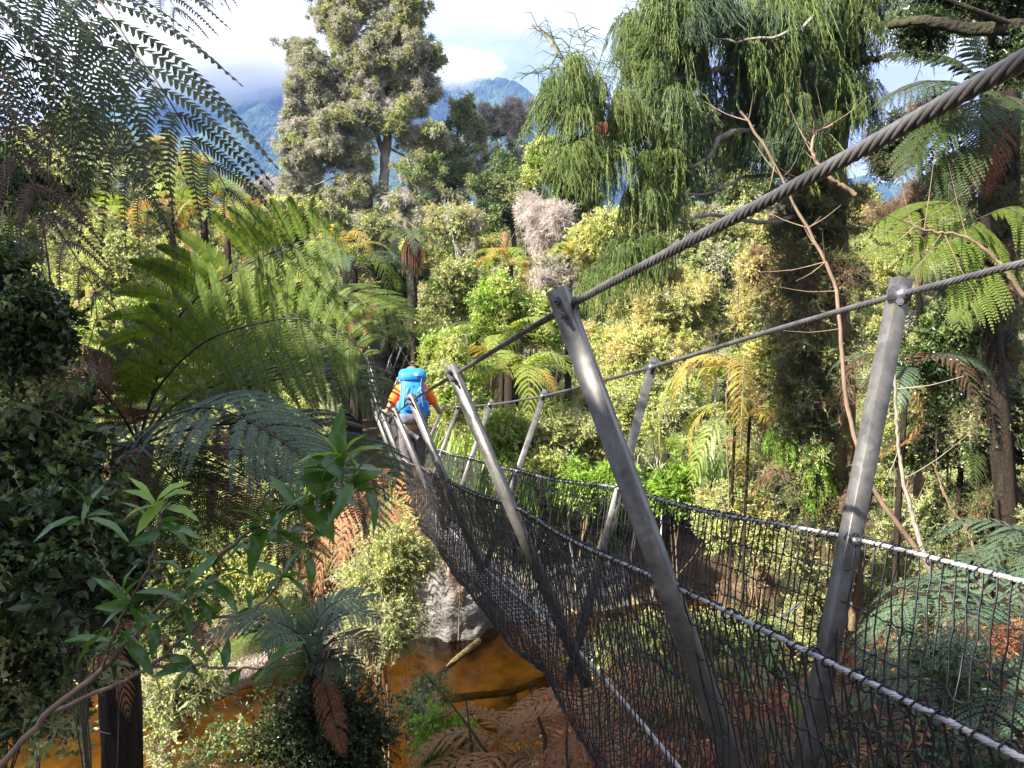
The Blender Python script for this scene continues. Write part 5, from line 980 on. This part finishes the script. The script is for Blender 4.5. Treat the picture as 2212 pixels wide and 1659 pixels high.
# blue-green ground ferns at the lower right
for lb, u, v, d, l_, az in [('silvery blue-green fern spreading behind the netting at lower right', 2210, 1385, 4.2, 1.05, math.radians(170)), ('silvery fern frond clump at the bottom right below the first one', 2230, 1560, 3.8, .95, math.radians(175)), ('silvery fern at the right edge above the netting cable', 2300, 1240, 4.8, .8, math.radians(170))]:
    c = P(u, v, d); root = empty('ground_fern', (c.x, c.y, gz(c.x, c.y))); tag(root, lb, 'fern', 'silvery ferns at lower right')
    for i in range(9):
        o_ = bpy.data.objects.new('frond', FM['fernblue'][i % 2]); C.objects.link(o_); o_.parent = root; o_.location = (0, 0, c.z-root.location.z); s_ = l_*random.uniform(.8, 1.1); o_.scale = (s_, s_, s_)
        o_.rotation_euler = (random.gauss(0, .2), -.15+random.gauss(0, .1), az+(i-4)*.42)
# ------------------------------------------------------------------ far anchor tree
q = [P(822, 900, 28.7), P(820, 800, 28.7), P(816, 700, 28.7), P(812, 600, 28.7)]
tree('anchor_tree', 'stout pale trunk with a crossbar where the far end of the bridge is fixed', [[(822, 860, 28.8), (820, 780, 28.8), (818, 700, 28.8), (815, 600, 28.8)]], .36, [(830, 600, 80, 45, 29), (760, 620, 60, 40, 29)], ['dark', 'green'], 'barkgrey', .8, 90)
# ------------------------------------------------------------------ log, sticks, boulders of mud
def log(name, label, pl, r0, r1, mat, wob=.10, n=40, cat='log', group=None):
    q = smoothpts([np.array(list(p)) for p in pl], n); b = MB(); o0 = q[0].copy(); b.tube(q-o0, np.linspace(r0, r1, n), 16, wob=wob, seed=8); o_ = b.build(name, M[mat], smooth=True); o_.location = o0; return tag(o_, label, cat, group)
def W_(u, v, h=0.0):     # point on the water plane (plus h) under a photo pixel
    r = P(u, v, 1.0); k_ = (WL+h)/r.z; return r*k_
M['logm'] = simple('weathered_log', (.11, .085, .065), (.30, .25, .20), 3, .95, bump=1, bscale=22, stretch=(1, 1, 1), dist=.06)
log('driftwood_log', 'big weathered grey log lying half in the amber water below the fern', [W_(395, 1535, .02), W_(470, 1490, .10), W_(560, 1450, .15), W_(640, 1415, .2), W_(720, 1380, .3)], .11, .26, 'logm')
log('driftwood_log', 'stubby root end of driftwood behind the big grey log', [W_(460, 1465, .15), W_(520, 1440, .25), W_(580, 1425, .3)], .08, .14, 'logm')
M['sunk'] = simple('algae_log', (.07, .055, .02), (.19, .15, .05), 5, .9, bump=1, bscale=26, dist=.05)
log('sunken_log', 'mossy stick slanting into the stream at the foot of the mud bank', [W_(925, 1480, -.08), W_(980, 1430, -.03), W_(1035, 1385, .06)], .04, .055, 'sunk', cat='submerged log')
log('sunken_log', 'branching olive log lying under the water below the mud bank', [W_(930, 1520, -.22), W_(1010, 1505, -.2), W_(1100, 1495, -.2), W_(1190, 1460, -.22)], .06, .05, 'sunk', cat='submerged log')
log('sunken_log', 'dark stub lying under the water beside the netting', [W_(1105, 1500, -.3), W_(1115, 1540, -.35)], .06, .05, 'sunk', cat='submerged log')
log('sunken_log', 'dark branch lying across the stream bed near the bottom centre', [W_(1010, 1530, -.4), W_(1060, 1575, -.4), W_(1120, 1580, -.4)], .05, .03, 'sunk', cat='submerged log')
# rough mud mound
b = MB(); n1, n2 = 60, 44; c = np.array(W_(968, 1385, 0)); U_, V_ = np.meshgrid(np.linspace(0, 2*PI, n1), np.linspace(0, PI/2, n2))
rx_, ry_, rz_ = .72, .75, 1.18; nz_ = 1+(vnoise(U_*4, V_*5, .8)-.5)*.30+(vnoise(U_*6, V_*9, .35, 3)-.5)*.10
Vm = np.stack([c[0]+.1+np.cos(U_)*np.cos(V_)**.7*rx_*nz_, c[1]+.75+np.sin(U_)*np.cos(V_)**.7*ry_*nz_, WL-.15+np.sin(V_)*rz_*nz_], -1).reshape(-1, 3)
i = np.arange(n1-1)[None]+np.arange(n2-1)[:, None]*n1; b.add(Vm-c, Q=np.stack([i, i+1, i+1+n1, i+n1], -1).reshape(-1, 4)); o_ = b.build('mud_bank', M['mud'], smooth=True); o_.location = c; tag(o_, kind='structure')
# ------------------------------------------------------------------ broad-leaved branch in the foreground, leaf by leaf
bs = empty('broad_leaved_shrub', tuple(P(18, 1638, 2.5))); tag(bs, 'arching grey branch with long glossy toothed leaves crossing the lower left', 'shrub'); ob = np.array(bs.location)
brs = [([(-40, 1700, 2.5), (108, 1537, 2.45), (216, 1451, 2.4), (313, 1346, 2.4), (389, 1271, 2.35), (470, 1205, 2.3), (540, 1148, 2.25), (630, 1100, 2.2), (690, 1070, 2.2), (740, 1020, 2.15)], .011),
 ([(100, 1545, 2.5), (252, 1476, 2.45), (324, 1440, 2.4), (400, 1375, 2.4), (443, 1339, 2.4), (520, 1328, 2.4), (576, 1292, 2.4), (612, 1235, 2.4)], .008), ([(324, 1440, 2.4), (414, 1436, 2.4), (486, 1443, 2.35), (590, 1434, 2.3), (650, 1400, 2.3)], .006),
 ([(216, 1451, 2.4), (240, 1390, 2.3), (280, 1300, 2.2), (330, 1200, 2.1), (350, 1100, 2.05), (360, 1075, 2.05)], .006), ([(313, 1346, 2.4), (360, 1330, 2.3), (420, 1290, 2.3), (470, 1235, 2.3)], .004), ([(540, 1148, 2.25), (600, 1150, 2.2), (650, 1180, 2.2)], .004), ([(630, 1100, 2.2), (700, 1090, 2.15), (760, 1050, 2.1)], .004), ([(280, 1300, 2.2), (220, 1220, 2.2), (190, 1120, 2.2)], .004)]
brq = []
for pl, rr in brs:
    q = smoothpts(PV(pl), 40)+rng.normal(size=(40, 3))*.003; brq.append(q); b = MB(); b.tube(q-ob, np.linspace(rr, rr*.35, 40), 7); b.build('branch', M['saplingbark'] if rr > .0055 else M['twigbrown'], bs, smooth=True)
def leaf_mesh(seed, L_=.13, Wd=.042):
    rg = np.random.default_rng(seed); k_ = 14; t = np.linspace(0, 1, k_); w_ = Wd/2*np.sin(PI*t**.85)**.8*(1+.10*(np.arange(k_) % 2)); w_[0] = .0015; w_[-1] = .0005
    z = -.16*L_*t**2+.01*np.sin(t*3); mid = np.stack([t*L_, .004*np.sin(t*4), z], 1); V = np.concatenate([mid+np.stack([0*t, w_, .28*w_+.002*np.sin(t*15)], 1), mid, mid-np.stack([0*t, w_, -.28*w_-.002*np.sin(t*13)], 1)])
    j = np.arange(k_-1); b = MB(); b.add(V, Q=np.concatenate([np.stack([j, j+1, j+1+k_, j+k_], 1), np.stack([j+k_, j+1+k_, j+1+2*k_, j+2*k_], 1)])); return b
LM = [leaf_mesh(i, .13+.02*i, .040+.004*i).mesh('leaf', [M['broad']], True) for i in range(3)]
LMb = [leaf_mesh(i, .13+.02*i, .040+.004*i).mesh('leaf', [M['bright']], True) for i in range(2)]
def put_leaf(p, dirn, s=1, ms=LM, parent=bs, org=ob, k_=0):
    o_ = bpy.data.objects.new('leaf', ms[k_ % len(ms)]); C.objects.link(o_); o_.parent = parent; o_.location = np.array(list(p))-org
    d_ = Vector(dirn).normalized(); qn = d_.to_track_quat('X', 'Z'); e = qn.to_matrix() @ Matrix.Rotation(random.gauss(0, .5), 3, 'X'); o_.rotation_euler = e.to_euler(); o_.scale = (s, s, s)
def whorl(u, v, d, n_, s, dirs=None, ms=LM, toward=(0, 0, .2)):
    p = np.array(P(u, v, d))
    for i in range(n_):
        a = i/n_*2*PI+random.uniform(-.3, .3); dd_ = (math.cos(a), .35*math.sin(a*1.3)-.2, math.sin(a)*.75+toward[2]); put_leaf(p+rng.normal(size=3)*.012, dd_, s*random.uniform(.75, 1.15), ms, k_=i)
whorl(345, 1088, 2.05, 7, .72, ms=LMb); whorl(345, 1130, 2.1, 5, .65, ms=LM); whorl(735, 1020, 2.15, 9, .95); whorl(700, 1068, 2.15, 7, .85, ms=LM); whorl(760, 1048, 2.1, 6, .85); whorl(640, 1100, 2.2, 6, .9); whorl(610, 1237, 2.4, 5, .7); whorl(650, 1180, 2.2, 4, .6); whorl(470, 1235, 2.3, 6, .7); whorl(560, 1150, 2.2, 5, .8); whorl(190, 1118, 2.2, 6, .8); whorl(420, 1290, 2.3, 6, .7); whorl(250, 1385, 2.3, 6, .8); whorl(280, 1300, 2.2, 6, .8); whorl(745, 985, 2.15, 6, .8, ms=LMb)
for q in brq[:7]:
    for k_ in range(9):
        i = int(rng.integers(8, 39)); put_leaf(q[i], rng.normal(size=3)*[1, .4, .6]+[.2, -.2, .1], random.uniform(.55, .9), LM, k_=k_)
# pale small leafy plant at the bottom
shrub('pale_leafy_plant', 'low plant with pale broad green leaves at the bottom edge near the dead fern stalks', 960, 1620, 60, 45, 5.2, ['bright'], 26, 'plant', scl=.4, bark='twigbrown')
# dead upright fern stalks near bottom centre
for pl, lb in (([(1110, 1700, 4.6), (1040, 1610, 4.5), (990, 1540, 4.5), (905, 1440, 4.5)], 'long dark bare stalk slanting up to the left from the dead ferns'), ([(1020, 1680, 4.6), (1017, 1600, 4.5), (1005, 1500, 4.5)], 'short pointed bare stalk standing over the water'), ([(1240, 1720, 4.0), (1225, 1640, 4.0), (1225, 1560, 4.0)], 'dark bare stalk beside the netting'), ([(1180, 1600, 4.4), (1160, 1540, 4.4), (1140, 1475, 4.4)], 'thin bare stalk in front of the sunken stub')):
    q = smoothpts(PV(pl), 20); q[0][2] = min(q[0][2], gz(q[0][0], q[0][1])); b = MB(); b.tube(q-q[0], np.linspace(.012, .004, 20), 6); o_ = b.build('dead_stalk', M['twigdark']); o_.location = q[0]; tag(o_, lb, 'dead stalk')
# ------------------------------------------------------------------ uncountable undergrowth (stuff)
def field(name, n_, f, kinds, scl, seed, lift=(.1, .5), clusters=None):
    rg = np.random.default_rng(seed); p = []
    while len(p) < n_:
        x, y = f(rg)
        if 12 < y < 28 and abs(x-np.interp(y, [12, 16, 20, 25, 28.5], [-1.65, -2.5, -3.3, -4.3, -4.85])) < 1.2: continue
        p.append((x, y, gz(x, y)+rg.uniform(*lift)*scl*2))
    sr = []
    for k_ in kinds: sr += SH[k_]
    pa = np.array(p); pa[:, 2] += np.clip(vnoise(pa[:, 0], pa[:, 1], scl*3, seed)-.35, 0, 1)*scl*2.2*lift[1]
    return scatter(name, pa, sr, scl, seed=seed, kind='stuff', patch=scl*2.2)
def fbank(rg, s0, s1, x0, x1):
    while True:
        x = rg.uniform(x0, x1); s = s0+(s1-s0)*rg.uniform()**1.1; y = 11+.3*x+.7*math.sin(x*.35)+2.4+s
        if abs(x/y) < .95: return x, y
field('far_bank_undergrowth', 4600, lambda rg: fbank(rg, .5, 9, -14, 16), ['fine', 'yellow', 'olive', 'yellow', 'paleolive', 'bright', 'fine'], .62, 1, (.0, .8))
field('hillside_bush', 8500, lambda rg: fbank(rg, 8, 30, -34, 34), ['olive', 'paleolive', 'yellow', 'green', 'gold', 'yellow', 'grey'], .95, 2, (.0, 1.3))
field('hilltop_forest', 5000, lambda rg: fbank(rg, 28, 90, -80, 80), ['olive', 'green', 'grey', 'paleolive'], 1.3, 3, (.0, .8))
field('left_bank_undergrowth', 900, lambda rg: (rg.uniform(-9, -1.2), rg.uniform(1.8, 7)), ['fgd', 'fgg', 'fgd', 'fgb'], .9, 4, (.0, .35))
field('near_bank_undergrowth', 500, lambda rg: (rg.uniform(-1, 9), rg.uniform(2.6, 8.6)), ['fgg', 'rustf', 'rustf', 'fgd', 'rustf'], .9, 5, (-.1, .25))
field('bank_edge_plants', 620, lambda rg: fbank(rg, .2, 3.2, .2, 6.5), ['fine', 'green', 'yellow', 'olive', 'bright'], .5, 14, (.0, .9))
field('stream_side_bushes', 720, lambda rg: ((lambda x: (x, 11+.3*x+.7*math.sin(x*.35)-rg.uniform(1.3, 3.6)))(rg.uniform(.9, 9))), ['green', 'fine', 'olive', 'tinyg', 'drytw'], .55, 12, (.0, .9))
field('right_bank_undergrowth', 1700, lambda rg: (rg.uniform(4.5, 16), rg.uniform(6, 16)), ['tinyg', 'green', 'drytw', 'dark', 'fine', 'olive'], .5, 6, (.0, 1.6))
field('leaf_litter', 1200, lambda rg: (rg.uniform(-5, 9), rg.uniform(2, 9)), ['rustd'], .22, 7, (-.2, .1))
# mountain forest: rough crowns
# ------------------------------------------------------------------ sun-side canopy that shades the near bank, plus unseen trees added to block sky
for i, (x, y, z, r, n_, lb) in enumerate([(-5.1, -.7, 2.6, 2.0, 260, 'dense forest tree just left of the viewpoint shading the near posts'), (-7.6, .9, 3.7, 1.8, 190, 'dense forest tree farther along the left bank shading the tree fern'), (-2.4, -3.2, 4.6, 1.7, 130, 'dense forest tree behind the viewpoint'), (2.2, -3.6, 1.2, 2.2, 170, 'low bushy tree added behind the viewpoint by the near tower to block sky'), (5.4, -2.2, 1.6, 2.2, 170, 'bushy tree added behind the viewpoint on the right to block sky'), (-2.6, -1.6, .6, 1.3, 90, 'young bushy tree close behind the viewpoint on the left'), (7.2, 1.5, 1.5, 1.9, 130, 'bushy tree added outside the right edge to block sky')]):
    root = empty('canopy_tree', (x, y, gz(x, y)-.1)); tag(root, lb, 'tree', 'canopy trees outside the view'); off = np.array(root.location)
    p, lc = blob_pts((x, y, z), (r, r, r*.75), n_, 300+i, 12, .2); limbs_mb(np.zeros(3), np.array([x, y, z])-off, lc-off, .16, i).build('trunk', M['bark'], root); scatter('crown', p-off, SH['dark']+SH['green'], .95, kind='stuff', parent=root, seed=i)
# ------------------------------------------------------------------ air
hz, n, l, o = newmat('haze_air'); pv = n.new('ShaderNodeVolumePrincipled'); pv.inputs['Color'].default_value = (.18, .34, .9, 1); pv.inputs['Density'].default_value = .00024; pv.inputs['Anisotropy'].default_value = .2
l.new(pv.outputs[0], o.inputs['Volume']); b = MB(); b.box((0, 650, 220), (3700, 2200, 460)); h_ = b.build('haze', hz); tag(h_, kind='stuff')
# cloud bank resting on the mountain
cm, n, l, o = newmat('cloud_vapour'); tcn = n.new('ShaderNodeTexCoord'); ns_ = n.new('ShaderNodeTexNoise'); ns_.inputs['Scale'].default_value = 1.9; ns_.inputs['Detail'].default_value = 4; l.new(tcn.outputs['Object'], ns_.inputs['Vector'])
ln_ = n.new('ShaderNodeVectorMath'); ln_.operation = 'LENGTH'; l.new(tcn.outputs['Object'], ln_.inputs[0])
m1_ = n.new('ShaderNodeMath'); m1_.operation = 'MULTIPLY_ADD'; m1_.inputs[1].default_value = -1.0; l.new(ln_.outputs['Value'], m1_.inputs[0]); l.new(ns_.outputs[0], m1_.inputs[2])
m2_ = n.new('ShaderNodeMapRange'); m2_.inputs[1].default_value = -.38; m2_.inputs[2].default_value = .15; m2_.inputs[3].default_value = 0; m2_.inputs[4].default_value = .022; l.new(m1_.outputs[0], m2_.inputs[0])
pv = n.new('ShaderNodeVolumePrincipled'); pv.inputs['Color'].default_value = (.97, .98, 1, 1); l.new(m2_.outputs[0], pv.inputs['Density']); l.new(pv.outputs[0], o.inputs['Volume'])
for (u, v, d, rx, ry, rz), lb in zip([(440, 120, 1150, 330, 160, 70), (960, 150, 1150, 100, 90, 26)], ['pale lavender cloud hiding the mountain top at the left', 'small cloud wisp on the mountain shoulder right of the tall tree']):
    c = P(u, v, d); b = MB(); n1, n2 = 24, 12; U_, V_ = np.meshgrid(np.linspace(0, 2*PI, n1), np.linspace(-PI/2, PI/2, n2)); Vv = np.stack([np.cos(U_)*np.cos(V_), np.sin(U_)*np.cos(V_), np.sin(V_)], -1).reshape(-1, 3)
    i = np.arange(n1-1)[None]+np.arange(n2-1)[:, None]*n1; b.add(Vv, Q=np.stack([i, i+1, i+1+n1, i+n1], -1).reshape(-1, 4)); o_ = b.build('cloud', cm); o_.location = c; o_.scale = (rx, ry, rz); tag(o_, lb, 'cloud', kind='structure')
